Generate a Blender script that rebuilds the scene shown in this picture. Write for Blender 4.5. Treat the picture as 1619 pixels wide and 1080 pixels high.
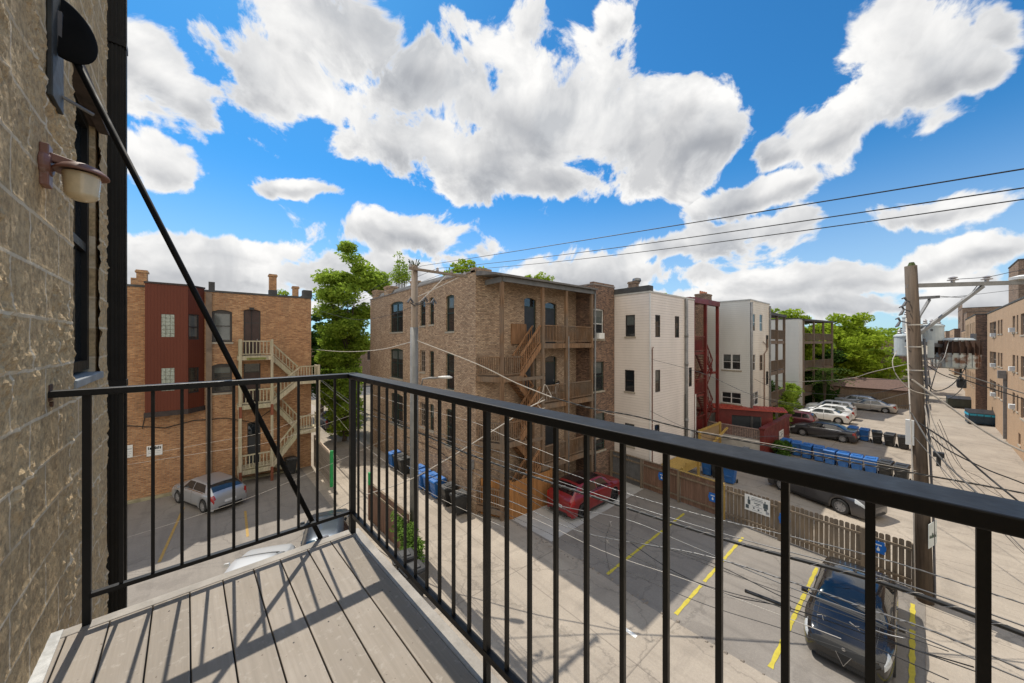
import bpy, math, random
import numpy as np
from mathutils import Vector, Matrix
random.seed(7); RNG = np.random.default_rng(11)
SC = bpy.context.scene; COL = SC.collection
for o in list(bpy.data.objects): bpy.data.objects.remove(o)

# ------------------------------------------------------------------ camera
FOC = 550.0; EYE = 8.9                      # focal length in photo pixels, eye height over the alley
A = math.radians(49.9); FW = (math.cos(A), math.sin(A)); RT = (math.sin(A), -math.cos(A))
cd = bpy.data.cameras.new('camera'); cam = bpy.data.objects.new('camera', cd); COL.objects.link(cam)
cam.location = (0, 0, EYE); cam.rotation_euler = (math.radians(90), 0, A - math.radians(90))
cd.sensor_width = 36; cd.lens = FOC/1619*36; cd.clip_start = 0.03; cd.clip_end = 3000
SC.camera = cam
# ------------------------------------------------------------------ light
SUN_EL = 58.0; SUN_AZ = 0.02
L = Vector((math.sin(SUN_AZ)*math.cos(math.radians(SUN_EL)), math.cos(SUN_AZ)*math.cos(math.radians(SUN_EL)), math.sin(math.radians(SUN_EL))))
sd = bpy.data.lights.new('sun', 'SUN'); sd.energy = 3.1; sd.angle = math.radians(0.5); sd.color = (1, .93, .82)
so = bpy.data.objects.new('sun', sd); COL.objects.link(so); so.rotation_euler = L.to_track_quat('Z', 'Y').to_euler()
SC.view_settings.view_transform = 'Standard'; SC.view_settings.look = 'None'
SC.view_settings.exposure = 0.62; SC.view_settings.gamma = 1
SC.cycles.max_bounces = 6; SC.cycles.transparent_max_bounces = 8

class NT:
    def __init__(s, tree): s.t = tree; s.n = tree.nodes; s.l = tree.links
    def node(s, typ, **kw):
        n = s.n.new(typ)
        for k, v in kw.items(): setattr(n, k, v)
        return n
    def put(s, sock, v):
        if isinstance(v, bpy.types.NodeSocket): s.l.new(v, sock)
        elif v is not None: sock.default_value = v
    def math(s, op, a, b=None, c=None, clamp=False):
        n = s.node('ShaderNodeMath', operation=op, use_clamp=clamp); s.put(n.inputs[0], a)
        if b is not None: s.put(n.inputs[1], b)
        if c is not None: s.put(n.inputs[2], c)
        return n.outputs[0]
    def vmath(s, op, a, b=None, out=0):
        n = s.node('ShaderNodeVectorMath', operation=op); s.put(n.inputs[0], a)
        if b is not None: s.put(n.inputs['Scale'] if op == 'SCALE' else n.inputs[1], b)
        return n.outputs[out]
    def mix(s, f, a, b, mode='MIX'):
        n = s.node('ShaderNodeMix', data_type='RGBA', blend_type=mode); n.clamp_factor = True; n.clamp_result = False
        s.put(n.inputs['Factor'], f)
        for k, v in (('A', a), ('B', b)):
            sk = [i for i in n.inputs if i.name == k and i.type == 'RGBA'][0]
            s.put(sk, (*v, 1) if isinstance(v, tuple) and len(v) == 3 else v)
        return [o for o in n.outputs if o.type == 'RGBA'][0]
    def noise(s, vec, scale, detail=4, rough=.55, dist=0, out='Fac'):
        n = s.node('ShaderNodeTexNoise'); s.put(n.inputs['Vector'], vec); n.inputs['Scale'].default_value = scale
        n.inputs['Detail'].default_value = detail; n.inputs['Roughness'].default_value = rough; n.inputs['Distortion'].default_value = dist
        return n.outputs[out]
    def ramp(s, f, lo, hi, a=0., b=1., smooth=False):
        n = s.node('ShaderNodeMapRange'); n.interpolation_type = 'SMOOTHSTEP' if smooth else 'LINEAR'
        s.put(n.inputs[0], f); s.put(n.inputs[1], lo); s.put(n.inputs[2], hi); s.put(n.inputs[3], a); s.put(n.inputs[4], b)
        return n.outputs[0]

def pixdir(u, v):
    d = Vector((FW[0]*FOC + RT[0]*(u-809.5), FW[1]*FOC + RT[1]*(u-809.5), 540.-v)); return d.normalized()
# ------------------------------------------------------------------ sky
def build_world():
    w = bpy.data.worlds.new('World'); SC.world = w; w.use_nodes = True; T = NT(w.node_tree); T.n.clear()
    sky = T.node('ShaderNodeTexSky', sky_type='NISHITA'); sky.sun_disc = False
    sky.sun_elevation = math.radians(SUN_EL); sky.sun_rotation = SUN_AZ; sky.air_density = 1.0; sky.dust_density = 0.3; sky.ozone_density = 3.0
    blue = T.mix(1.0, sky.outputs[0], SKYTINT, 'MULTIPLY')
    D = T.node('ShaderNodeTexCoord').outputs['Generated']
    # puffy clouds: soft lobes at fixed compass bearings, broken up by fractal noise
    warp = T.vmath('SCALE', T.vmath('SUBTRACT', T.noise(D, 4.5, 5, .55, out='Color'), (0.5, .5, .5)), .11)
    P = T.vmath('ADD', D, warp)
    tot = None
    for (u, v, ru, rv, rot, k) in CLOUDS:
        c = pixdir(u, v); a = (pixdir(u+2*math.cos(rot), v-2*math.sin(rot)) - c); b = (pixdir(u+2*math.sin(rot), v+2*math.cos(rot)) - c)
        sa = 2/(a.length*ru); sb = 2/(b.length*rv); a = a.normalized(); b = (b - a*b.dot(a)).normalized()
        q = T.vmath('SUBTRACT', P, tuple(c))
        x = T.math('MULTIPLY', T.vmath('DOT_PRODUCT', q, tuple(a), 1), sa*1.0); y = T.math('MULTIPLY', T.vmath('DOT_PRODUCT', q, tuple(b), 1), sb*1.0)
        r = T.math('SQRT', T.math('ADD', T.math('MULTIPLY', x, x), T.math('MULTIPLY', y, y)))
        # lobes carry lengths in ray space, so scale back by the 2 px step used above
        f = T.math('MULTIPLY', T.math('SUBTRACT', 1.0, r), k)
        fp = T.math('MAXIMUM', T.math('ADD', f, .25), 0.0); ly = T.math('MULTIPLY', fp, y); lows = ly if tot is None else T.math('ADD', lows, ly); wsum = fp if tot is None else T.math('ADD', wsum, fp)
        tot = f if tot is None else T.math('SMOOTH_MAX', tot, f, 0.12)
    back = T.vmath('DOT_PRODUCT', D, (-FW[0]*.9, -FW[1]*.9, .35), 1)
    tot = T.math('SMOOTH_MAX', tot, T.ramp(back, .25, .6, -.6, .75), .1)  # unseen cloud cover added behind the camera to fill the shaded walls
    n1 = T.noise(D, 6.5, 15, .59, .35)
    dens = T.math('ADD', tot, T.math('MULTIPLY', T.math('SUBTRACT', n1, .5), 3.6))
    up = tuple(Vector((L.x, L.y, L.z))*.055 + Vector((-RT[0], -RT[1], .9))*.03)
    Pu = T.vmath('ADD', D, up); n2 = T.noise(Pu, 6.5, 7, .52, .35)
    relief = T.ramp(T.math('SUBTRACT', T.noise(D, 6.5, 9, .55, .35), n2), -.17, .14, 0, 1)
    nb = T.noise(D, 2.6, 3, .5, .4)
    alpha = T.ramp(dens, -.04, .26, 0, 1, True)
    core = T.ramp(T.math('ADD', dens, T.math('MULTIPLY', T.math('SUBTRACT', nb, .5), 3.0)), .25, 1.5, 0, 1, True)
    low = T.math('DIVIDE', lows, T.math('ADD', wsum, .02)); low = T.math('ADD', low, T.math('MULTIPLY', T.math('SUBTRACT', n1, .5), 1.6))
    under = T.math('MULTIPLY', T.ramp(low, -.28, .40, 0, 1, True), T.ramp(dens, .1, .8, 0, 1, True))
    lit = T.mix(relief, (.64, .66, .69), (1.12, 1.11, 1.09))
    lit = T.mix(T.math('MULTIPLY', core, T.ramp(relief, 0, 1, .6, .15)), lit, (.45, .465, .50))
    lit = T.mix(T.math('MULTIPLY', under, T.ramp(relief, 0, 1, .95, .55)), lit, (.40, .42, .46))
    lit = T.mix(T.ramp(dens, .0, .35, 0, 1, True), (1.08, 1.07, 1.05), lit)
    lit = T.vmath('MULTIPLY', lit, T.mix(T.ramp(back, .0, .6), (1, 1, 1), (BACK_FILL, BACK_FILL*.93, BACK_FILL*.82)))  # added rear clouds boosted and warmed as fill light
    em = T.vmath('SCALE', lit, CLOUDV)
    # far haze band close to the horizon
    sep = T.node('ShaderNodeSeparateXYZ'); T.put(sep.inputs[0], D)
    hz = T.ramp(sep.outputs[2], 0.0, .42, .60, 0.0, True)
    skyc = T.mix(hz, blue, (.74*SKYV, .86*SKYV, .98*SKYV))
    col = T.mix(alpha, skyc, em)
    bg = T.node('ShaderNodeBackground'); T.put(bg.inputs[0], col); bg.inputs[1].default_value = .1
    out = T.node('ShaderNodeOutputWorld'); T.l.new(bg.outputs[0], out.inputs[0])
    w.cycles.sampling_method = 'MANUAL'; w.cycles.sample_map_resolution = 512
SKYTINT = (.22, .71, .98); SKYV = 6.3; CLOUDV = 5.9; BACK_FILL = 2.0
CLOUDS = [  # bearing and height given by where the photo shows each cloud, radii, tilt, weight
 (240,110,110,75,-.5,.95),(300,150,75,50,-.3,.8),(240,272,100,52,-.2,1.0),(430,120,130,85,-.7,1.05),(560,60,170,90,-.3,1.15),(690,130,150,95,-.2,1.15),
 (470,40,120,40,-.5,.8),(880,190,200,115,-.1,1.3),(690,240,200,70,-.3,1.1),(1000,220,140,90,.1,1.15),(890,285,150,40,0,1.),(1125,215,75,34,.2,.9),
 (495,300,80,17,-.1,.95),(650,368,140,38,-.15,1.05),(330,398,170,34,0,1.),(280,440,230,34,0,1.),(560,430,200,34,0,1.),
 (1330,190,130,52,.45,1.1),(1440,130,160,85,.35,1.2),(1400,60,100,60,.8,1.05),(1225,230,60,26,.2,.9),(1540,120,80,45,.1,.95),(1600,30,60,50,.6,.6),
 (1200,305,110,30,.3,1.0),(1080,390,210,34,.15,1.0),(960,440,220,28,.05,.95),(1380,435,150,34,.05,1.0),(1480,330,160,30,.25,.8),(1570,400,120,30,.2,.75),(1240,445,150,32,0,.95),(1450,480,300,32,0,1.),(1100,480,400,28,0,.9),(400,478,400,26,0,.9),
 (750,400,60,26,0,.8),(845,45,24,36,-.3,.6),(960,45,28,32,.2,.6),(1085,150,24,60,-.2,.55)]
build_world()
# ------------------------------------------------------------------ mesh helpers
class MB:
    def __init__(s): s.v = []; s.f = []; s.m = []
    def add(s, vs, fs, m=0):
        k = len(s.v); s.v += [tuple(p) for p in vs]; s.f += [tuple(i+k for i in f) for f in fs]; s.m += [m]*len(fs); return s
    def hexa(s, p, m=0): return s.add(p, [(0,3,2,1),(4,5,6,7),(0,1,5,4),(1,2,6,5),(2,3,7,6),(3,0,4,7)], m)
    def box(s, x0, x1, y0, y1, z0, z1, m=0):
        return s.hexa([(x0,y0,z0),(x1,y0,z0),(x1,y1,z0),(x0,y1,z0),(x0,y0,z1),(x1,y0,z1),(x1,y1,z1),(x0,y1,z1)], m)
    def bar(s, a, b, w, h, up=(0,0,1), m=0):
        a = Vector(a); b = Vector(b); d = (b-a).normalized(); u = Vector(up)
        if abs(d.dot(u)) > .97: u = Vector((0,1,0))
        r = d.cross(u).normalized()*w/2; t = r.cross(d).normalized()*h/2
        return s.hexa([a-r-t, a+r-t, b+r-t, b-r-t, a-r+t, a+r+t, b+r+t, b-r+t], m)
    def tube(s, pts, r, n=8, m=0, cap=True):
        pts = [Vector(p) for p in pts]; R = r if isinstance(r, (list, tuple)) else [r]*len(pts)
        vs = []; up = Vector((0,0,1))
        for i, p in enumerate(pts):
            d = (pts[min(i+1, len(pts)-1)] - pts[max(i-1, 0)]).normalized()
            u = up if abs(d.dot(up)) < .95 else Vector((0,1,0)); x = d.cross(u).normalized(); y = x.cross(d)
            for k in range(n):
                t = 2*math.pi*k/n; vs.append(p + (x*math.cos(t) + y*math.sin(t))*R[i])
        fs = [(i*n+k, i*n+(k+1) % n, (i+1)*n+(k+1) % n, (i+1)*n+k) for i in range(len(pts)-1) for k in range(n)]
        if cap: fs += [tuple(range(n)), tuple(reversed(range((len(pts)-1)*n, len(pts)*n)))]
        return s.add(vs, fs, m)
    def lathe(s, prof, c=(0,0,0), axis='z', n=20, m=0, cap=True):
        vs = []
        for r, h in prof:
            for k in range(n):
                t = 2*math.pi*k/n; a, b = r*math.cos(t), r*math.sin(t)
                q = (a, b, h) if axis == 'z' else ((h, a, b) if axis == 'x' else (b, h, a))
                vs.append((c[0]+q[0], c[1]+q[1], c[2]+q[2]))
        fs = [(i*n+k, i*n+(k+1) % n, (i+1)*n+(k+1) % n, (i+1)*n+k) for i in range(len(prof)-1) for k in range(n)]
        if cap: fs += [tuple(reversed(range(n))), tuple(range((len(prof)-1)*n, len(prof)*n))]
        return s.add(vs, fs, m)
    def fbox(s, fr, s0, s1, z0, z1, e0, e1, m=0):
        P = fr.P; return s.hexa([P(s0,z0,e0),P(s1,z0,e0),P(s1,z0,e1),P(s0,z0,e1),P(s0,z1,e0),P(s1,z1,e0),P(s1,z1,e1),P(s0,z1,e1)], m)
    def build(s, name, mats, parent=None, smooth=False, bevel=0, origin=None, label=None, cat=None, group=None, kind=None, fix=True, sub=0):
        me = bpy.data.meshes.new(name); V = np.array(s.v, dtype=float)
        off = np.zeros(3)
        if parent is None:
            off = np.array(origin) if origin is not None else np.array([(V[:,0].min()+V[:,0].max())/2, (V[:,1].min()+V[:,1].max())/2, V[:,2].min()])
            V = V - off
        me.from_pydata(V.tolist(), [], s.f)
        if not isinstance(mats, (list, tuple)): mats = [mats]
        for m in mats: me.materials.append(m)
        me.polygons.foreach_set('material_index', s.m)
        if fix:
            import bmesh
            bm = bmesh.new(); bm.from_mesh(me); bmesh.ops.recalc_face_normals(bm, faces=bm.faces); bm.to_mesh(me); bm.free()
        if smooth: me.polygons.foreach_set('use_smooth', [True]*len(me.polygons))
        me.update(); o = bpy.data.objects.new(name, me); COL.objects.link(o); o.parent = parent
        if parent is None: o.location = off.tolist()
        if bevel:
            b = o.modifiers.new('b', 'BEVEL'); b.width = bevel; b.segments = 2; b.limit_method = 'ANGLE'
        if sub:
            b = o.modifiers.new('s', 'SUBSURF'); b.levels = sub; b.render_levels = sub
        return tag(o, label, cat, group, kind)
def tag(o, label=None, cat=None, group=None, kind=None):
    if label: o['label'] = label
    if cat: o['category'] = cat
    if group: o['group'] = group
    if kind: o['kind'] = kind
    return o
def thing(name, label, cat, loc=(0,0,0), rz=0, group=None):
    o = bpy.data.objects.new(name, None); COL.objects.link(o); o.location = loc; o.rotation_euler = (0,0,rz); o.empty_display_size = .2
    return tag(o, label, cat, group)
def dup(root, loc, rz, label, group=None):
    kids = {}
    for o in bpy.data.objects: kids.setdefault(o.parent, []).append(o)
    def cp(o, par):
        c = o.copy(); COL.objects.link(c); c.parent = par
        for k in kids.get(o, []): cp(k, c)
        return c
    r = cp(root, None); r.location = loc; r.rotation_euler = (0,0,rz); r['label'] = label
    if group: r['group'] = group
    return r
class Fr:   # a wall plane: base point, direction along it, outward normal
    def __init__(s, p, q, flip=False):
        s.p = p; L_ = math.hypot(q[0]-p[0], q[1]-p[1]); s.L = L_; s.d = ((q[0]-p[0])/L_, (q[1]-p[1])/L_)
        s.n = (s.d[1], -s.d[0]) if not flip else (-s.d[1], s.d[0])
    def P(s, t, z, e=0): return (s.p[0]+s.d[0]*t-s.n[0]*e, s.p[1]+s.d[1]*t-s.n[1]*e, z)
# survey helpers: where the sight line through a photo point meets a known plane
def rayxy(u): return (FW[0]*FOC + RT[0]*(u-809.5), FW[1]*FOC + RT[1]*(u-809.5))
def onfr(fr, u):          # distance along wall fr, and depth
    r = rayxy(u); p, d = fr.p, fr.d; det = r[0]*(-d[1]) + r[1]*d[0]; t = (p[0]*(-d[1]) + p[1]*d[0])/det
    x, y = r[0]*t, r[1]*t; return (x-p[0])*d[0] + (y-p[1])*d[1], t*FOC
def zat(v, dep): return EYE - (v-540.)*dep/FOC
def frect(fr, u0, v0, u1, v1):   # photo rectangle -> (s0,s1,z0,z1) on the wall, v given at its centre column
    a, _ = onfr(fr, u0); b, _ = onfr(fr, u1); _, dc = onfr(fr, (u0+u1)/2); return (min(a,b), max(a,b), zat(v1, dc), zat(v0, dc))
def gp(u, v, z=0.):
    d = FOC*(EYE-z)/(v-540.); s = (u-809.5)*d/FOC; return (FW[0]*d+RT[0]*s, FW[1]*d+RT[1]*s)
def onx(u, x, v): r = rayxy(u); t = x/r[0]; return (x, r[1]*t, zat(v, FOC*t))
def ondep(u, v, d): s = (u-809.5)*d/FOC; return (FW[0]*d+RT[0]*s, FW[1]*d+RT[1]*s, zat(v, d))

# ------------------------------------------------------------------ materials
MATS = {}
def mat(name, base, rough=.7, var=.15, scale=3., metal=0., bump=0., bscale=None, coat=0., spec=.5, detail=5, tint=None, fine=0., stain=None, stretch=None, trans=0.):
    m = bpy.data.materials.new(name); m.use_nodes = True; T = NT(m.node_tree); b = T.n['Principled BSDF']
    pos = T.node('ShaderNodeTexCoord').outputs['Object']
    if stretch: pos = T.vmath('MULTIPLY', pos, stretch)
    c = T.mix(T.ramp(T.noise(pos, scale, detail), .3, .7), tuple(x*(1-var) for x in base), tuple(min(1, x*(1+var)) for x in (tint or base)))
    if fine: c = T.mix(T.ramp(T.noise(pos, scale*14, 3), .35, .65, 0, fine), c, tuple(x*.45 for x in base))
    if stain: c = T.mix(T.ramp(T.noise(pos, stain[1], 6, .62), stain[2], stain[2]+.12, 0, stain[3]), c, stain[0])
    T.put(b.inputs['Base Color'], c); b.inputs['Metallic'].default_value = metal
    T.put(b.inputs['Roughness'], T.ramp(T.noise(pos, scale*2.3, 3), .3, .7, max(0, rough-.08), min(1, rough+.08)))
    b.inputs['Coat Weight'].default_value = coat; b.inputs['Coat Roughness'].default_value = .04; b.inputs['Specular IOR Level'].default_value = spec
    if bump:
        bn = T.node('ShaderNodeBump'); bn.inputs['Strength'].default_value = bump; bn.inputs['Distance'].default_value = .02
        T.put(bn.inputs['Height'], T.noise(pos, bscale or scale*10, 5)); T.l.new(bn.outputs[0], b.inputs['Normal'])
    MATS[name] = m; return m
def wallcoord(T):
    g = T.node('ShaderNodeNewGeometry'); tn = T.vmath('NORMALIZE', T.vmath('CROSS_PRODUCT', g.outputs['True Normal'], (0,0,1)))
    s = T.vmath('DOT_PRODUCT', g.outputs['Position'], tn, 1); sp = T.node('ShaderNodeSeparateXYZ'); T.put(sp.inputs[0], g.outputs['Position'])
    cb = T.node('ShaderNodeCombineXYZ'); T.put(cb.inputs[0], s); T.put(cb.inputs[1], sp.outputs[2]); return cb.outputs[0], g.outputs['Position'], sp.outputs[2], s
def brick(name, c1, c2, c3, mortar, bw=.21, bh=.072, dark=.5, grime=(.12,.10,.08), grimek=.35, msize=.011):
    m = bpy.data.materials.new(name); m.use_nodes = True; T = NT(m.node_tree); b = T.n['Principled BSDF']
    uv, pos, z, _ = wallcoord(T)
    t = T.node('ShaderNodeTexBrick'); T.put(t.inputs['Vector'], uv); t.inputs['Scale'].default_value = 1; t.inputs['Brick Width'].default_value = bw
    t.inputs['Row Height'].default_value = bh; t.inputs['Mortar Size'].default_value = msize; t.inputs['Mortar Smooth'].default_value = .2
    t.inputs['Bias'].default_value = -.1
    t.inputs['Color1'].default_value = (1,1,1,1); t.inputs['Color2'].default_value = (0,0,0,1); t.inputs['Mortar'].default_value = (.5,.5,.5,1)
    rnd = t.outputs['Color']; big = T.ramp(T.noise(pos, .5, 5), .35, .65)
    col = T.mix(rnd, T.mix(big, c1, c3), c2)
    wn = T.noise(T.vmath('MULTIPLY', uv, (1/bw, 1/bh, 1)), 1.0, 1, .5); col = T.mix(T.ramp(wn, .56, .68, 0, dark), col, tuple(x*.3 for x in c2))
    col = T.mix(T.ramp(T.noise(pos, 1.7, 3, .5), .60, .63, 0, .35), col, tuple(min(1, x*1.12) for x in c3)); col = T.mix(T.ramp(T.noise(T.vmath('MULTIPLY', pos, (3,3,.25)), 1.0, 5, .6), .56, .74, 0, .35), col, tuple(x*.5 for x in c2))
    col = T.mix(t.outputs['Fac'], col, mortar)
    g = T.ramp(T.noise(T.vmath('MULTIPLY', pos, (1,1,.35)), .9, 7, .62), .48, .72, 0, grimek); col = T.mix(g, col, grime)
    T.put(b.inputs['Base Color'], col); b.inputs['Roughness'].default_value = .9; b.inputs['Specular IOR Level'].default_value = .2
    bn = T.node('ShaderNodeBump'); bn.inputs['Strength'].default_value = .6; bn.inputs['Distance'].default_value = .01
    T.put(bn.inputs['Height'], T.math('SUBTRACT', T.math('MULTIPLY', T.noise(pos, 30, 3), .5), t.outputs['Fac'])); T.l.new(bn.outputs[0], b.inputs['Normal'])
    MATS[name] = m; return m
def siding(name, base, pitch=.11, vertical=False, gap=.4, dirt=.15, depth=.02):
    m = bpy.data.materials.new(name); m.use_nodes = True; T = NT(m.node_tree); b = T.n['Principled BSDF']
    uv, pos, z, s = wallcoord(T)
    f = T.math('FRACT', T.math('DIVIDE', s if vertical else z, pitch))
    line = T.ramp(f, .0, .12, gap, 0)
    c = T.mix(T.ramp(T.noise(T.vmath('MULTIPLY', pos, (1,1,.3)), .8, 6), .35, .7, 0, dirt), base, tuple(x*.55 for x in base))
    c = T.mix(line, c, tuple(x*.35 for x in base)); T.put(b.inputs['Base Color'], c); b.inputs['Roughness'].default_value = .6; b.inputs['Specular IOR Level'].default_value = .3
    bn = T.node('ShaderNodeBump'); bn.inputs['Strength'].default_value = .9; bn.inputs['Distance'].default_value = depth
    T.put(bn.inputs['Height'], T.math('SUBTRACT', 1.0, f) if not vertical else T.ramp(f, 0, .2)); T.l.new(bn.outputs[0], b.inputs['Normal'])
    MATS[name] = m; return m
def wood(name, base, var=.35, rough=.8, plank=None, vertical=True, grey=None, greyk=.5):
    m = bpy.data.materials.new(name); m.use_nodes = True; T = NT(m.node_tree); b = T.n['Principled BSDF']
    uv, pos, z, s = wallcoord(T)
    st = (9, 9, .7) if vertical else (1.2, 1.2, 12)
    c = T.mix(T.ramp(T.noise(T.vmath('MULTIPLY', pos, st), 1.5, 6, .6), .3, .7), tuple(x*(1-var) for x in base), tuple(x*(1+var) for x in base))
    if grey: c = T.mix(T.ramp(T.noise(pos, .7, 5), .4, .65, 0, greyk), c, grey)
    if plank:
        q = T.math('DIVIDE', s if vertical else z, plank)
        wn = T.node('ShaderNodeTexWhiteNoise', noise_dimensions='1D'); T.put(wn.inputs['W'], T.math('FLOOR', q))
        c = T.mix(T.ramp(wn.outputs[0], 0, 1, 0, .55), c, tuple(x*.55 for x in base))
        c = T.mix(T.ramp(T.math('FRACT', q), 0, .07, .85, 0), c, tuple(x*.12 for x in base))
    T.put(b.inputs['Base Color'], c); b.inputs['Roughness'].default_value = rough; b.inputs['Specular IOR Level'].default_value = .25
    MATS[name] = m; return m
def glassmat(name, tint=(.02,.025,.03), rough=.03, tr=.35):
    m = bpy.data.materials.new(name); m.use_nodes = True; T = NT(m.node_tree); b = T.n['Principled BSDF']
    b.inputs['Base Color'].default_value = (*tint, 1); b.inputs['Roughness'].default_value = rough; b.inputs['Specular IOR Level'].default_value = 1.0; b.inputs['IOR'].default_value = 1.65
    tp = T.node('ShaderNodeBsdfTransparent'); tp.inputs[0].default_value = (.75,.8,.8,1); mx = T.node('ShaderNodeMixShader'); mx.inputs[0].default_value = 1-tr
    T.l.new(tp.outputs[0], mx.inputs[1]); T.l.new(b.outputs[0], mx.inputs[2]); T.l.new(mx.outputs[0], T.n['Material Output'].inputs[0])
    MATS[name] = m; return m
def leafmat(name, c1, c2, tr=.35):
    m = bpy.data.materials.new(name); m.use_nodes = True; T = NT(m.node_tree); T.n.remove(T.n['Principled BSDF'])
    pos = T.node('ShaderNodeTexCoord').outputs['Object']; c = T.mix(T.ramp(T.noise(pos, 1.3, 4), .3, .7), c1, c2)
    c = T.mix(T.ramp(T.noise(pos, 9, 2), .4, .7, 0, .5), c, tuple(x*1.5 for x in c2))
    d = T.node('ShaderNodeBsdfDiffuse'); T.put(d.inputs[0], c); t = T.node('ShaderNodeBsdfTranslucent'); T.put(t.inputs[0], c)
    mx = T.node('ShaderNodeMixShader'); mx.inputs[0].default_value = tr; T.l.new(d.outputs[0], mx.inputs[1]); T.l.new(t.outputs[0], mx.inputs[2])
    T.l.new(mx.outputs[0], T.n['Material Output'].inputs[0]); MATS[name] = m; return m

B_ORANGE = brick('brick_orange', (.56,.29,.135), (.36,.17,.08), (.62,.37,.19), (.30,.22,.15), dark=.55, grimek=.34)
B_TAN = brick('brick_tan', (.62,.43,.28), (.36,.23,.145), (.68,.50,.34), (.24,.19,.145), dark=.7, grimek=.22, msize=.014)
B_BUFF = brick('brick_buff', (.42,.27,.15), (.36,.22,.12), (.46,.31,.18), (.25,.19,.14), dark=.2, grimek=.12)  # buff coloured brick
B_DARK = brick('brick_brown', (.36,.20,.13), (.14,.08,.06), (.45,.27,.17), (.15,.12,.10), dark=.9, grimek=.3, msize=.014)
B_ALLEY = brick('brick_sandy', (.46,.31,.20), (.41,.27,.17), (.49,.34,.22), (.36,.27,.19), dark=.15, grimek=.15)
B_CHIM = brick('brick_chimney', (.34,.23,.16), (.20,.13,.09), (.40,.28,.20), (.16,.13,.11), dark=.5)
S_WHITE = siding('siding_white', (.72,.65,.59), .17, gap=.55, dirt=.3); S_CREAM = siding('siding_cream', (.70,.65,.56), .2, gap=.3, dirt=.45); S_GREY = siding('siding_pale', (.60,.60,.57), .17, gap=.45, dirt=.25)
S_RED = siding('siding_oxblood', (.13,.032,.016), .13, vertical=True, gap=.16, dirt=.35, depth=.006)
RED = mat('red_paint', (.135,.017,.013), .5, .3, 1.5); W_GREY = wood('weathered_wood', (.42,.37,.27), .3, grey=(.30,.31,.17), greyk=.4)
W_BROWN = wood('brown_stained_wood', (.20,.12,.068), .5, grey=(.17,.14,.11), greyk=.8); W_ORANGE = wood('cedar_fence', (.36,.17,.06), .25, plank=.14)
W_FENCE = wood('old_fence_wood', (.20,.15,.10), .35, grey=(.16,.14,.12), greyk=.5); W_FPANEL = wood('plank_fence', (.22,.13,.09), .3, plank=.14); W_SLAT = wood('grey_slats', (.26,.22,.18), .25, plank=.16, vertical=False)
W_YEL = wood('yellow_wood', (.38,.25,.07), .35); W_POLE = wood('pole_wood', (.085,.06,.042), .5, grey=(.12,.10,.08), greyk=.5); W_POLE2 = wood('pale_pole_wood', (.22,.165,.12), .4, grey=(.25,.22,.19), greyk=.6)
METAL_BLK = mat('black_enamel', (.008,.008,.008), .45, .3, 8, bump=.03, bscale=90, spec=.28); STEEL = mat('galvanised_steel', (.20,.20,.20), .6, .2, 5, metal=.2)
DARKST = mat('dark_steel', (.10,.10,.11), .5, .3, 4, metal=.3); TAR = mat('roof_tar', (.06,.06,.06), .8, .4, 2); STONE = mat('limestone', (.34,.30,.24), .85, .2, 5)
DFRAME = mat('dark_frame', (.035,.030,.028), .5, .2, 6); WFRAME = mat('white_frame', (.62,.62,.60), .5, .08, 6); GREENF = mat('green_frame', (.025,.045,.035), .5, .2, 6); TANF = mat('tan_frame', (.30,.24,.19), .6, .1, 6)
GLASS = glassmat('window_glass'); GLASS2 = glassmat('clear_glass', (.05,.055,.06), .05, .5); BLIND = mat('blind', (.45,.45,.42), .8, .12, 3); GBLOCK = mat('glass_block', (.30,.34,.30), .15, .35, 14, spec=.8)
DOORB = mat('door_brown', (.045,.022,.018), .5, .2, 3); DOORG = mat('door_dark', (.03,.035,.04), .4, .2, 3); CARGL = glassmat('car_glass', (.008,.010,.013), .02, .30)
RUBBER = mat('rubber', (.018,.018,.018), .8, .2, 8); ALLOY = mat('alloy', (.42,.42,.43), .35, .1, 8, metal=.6); ALLOYD = mat('dark_alloy', (.04,.04,.045), .35, .1, 8, metal=.5); CHROME = mat('chrome', (.6,.6,.6), .15, .05, 5, metal=1)
TRIM = mat('black_plastic_trim', (.02,.02,.02), .6, .1, 8); REDL = mat('tail_light_red', (.30,.01,.012), .12, .1, 8, coat=1); CLEARL = mat('headlight', (.45,.47,.48), .08, .3, 25, coat=1); PLATE = mat('plate', (.6,.62,.65), .5, .15, 20)
BLUEP = mat('blue_bin_plastic', (.018,.115,.36), .45, .12, 3, stain=((.10,.16,.24), 4, .55, .5)); BLKP = mat('black_bin_plastic', (.022,.023,.024), .5, .25, 3, stain=((.10,.09,.08), 4, .58, .5)); GREENP = mat('green_paint', (.01,.27,.07), .5, .1, 3)
WHITEP = mat('white_paint', (.72,.72,.70), .5, .06, 3); YELP = mat('yellow_line', (.52,.43,.05), .8, .15, 6, fine=.35); BLUES = mat('sign_blue', (.01,.13,.48), .4, .08, 3); INK = mat('black_ink', (.01,.01,.01), .6, .1, 3)
CABLEK = mat('black_cable', (.018,.018,.018), .55, .2, 3); CABLEW = mat('pale_cable', (.46,.42,.37), .5, .15, 3); CABLEG = mat('steel_strand', (.17,.165,.16), .4, .2, 3, metal=.4)
GREYCAN = mat('grey_enamel', (.42,.46,.47), .4, .1, 4, stain=((.16,.07,.03), 3, .62, .6)); PORC = mat('insulator', (.35,.33,.33), .2, .1, 4)
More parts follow.
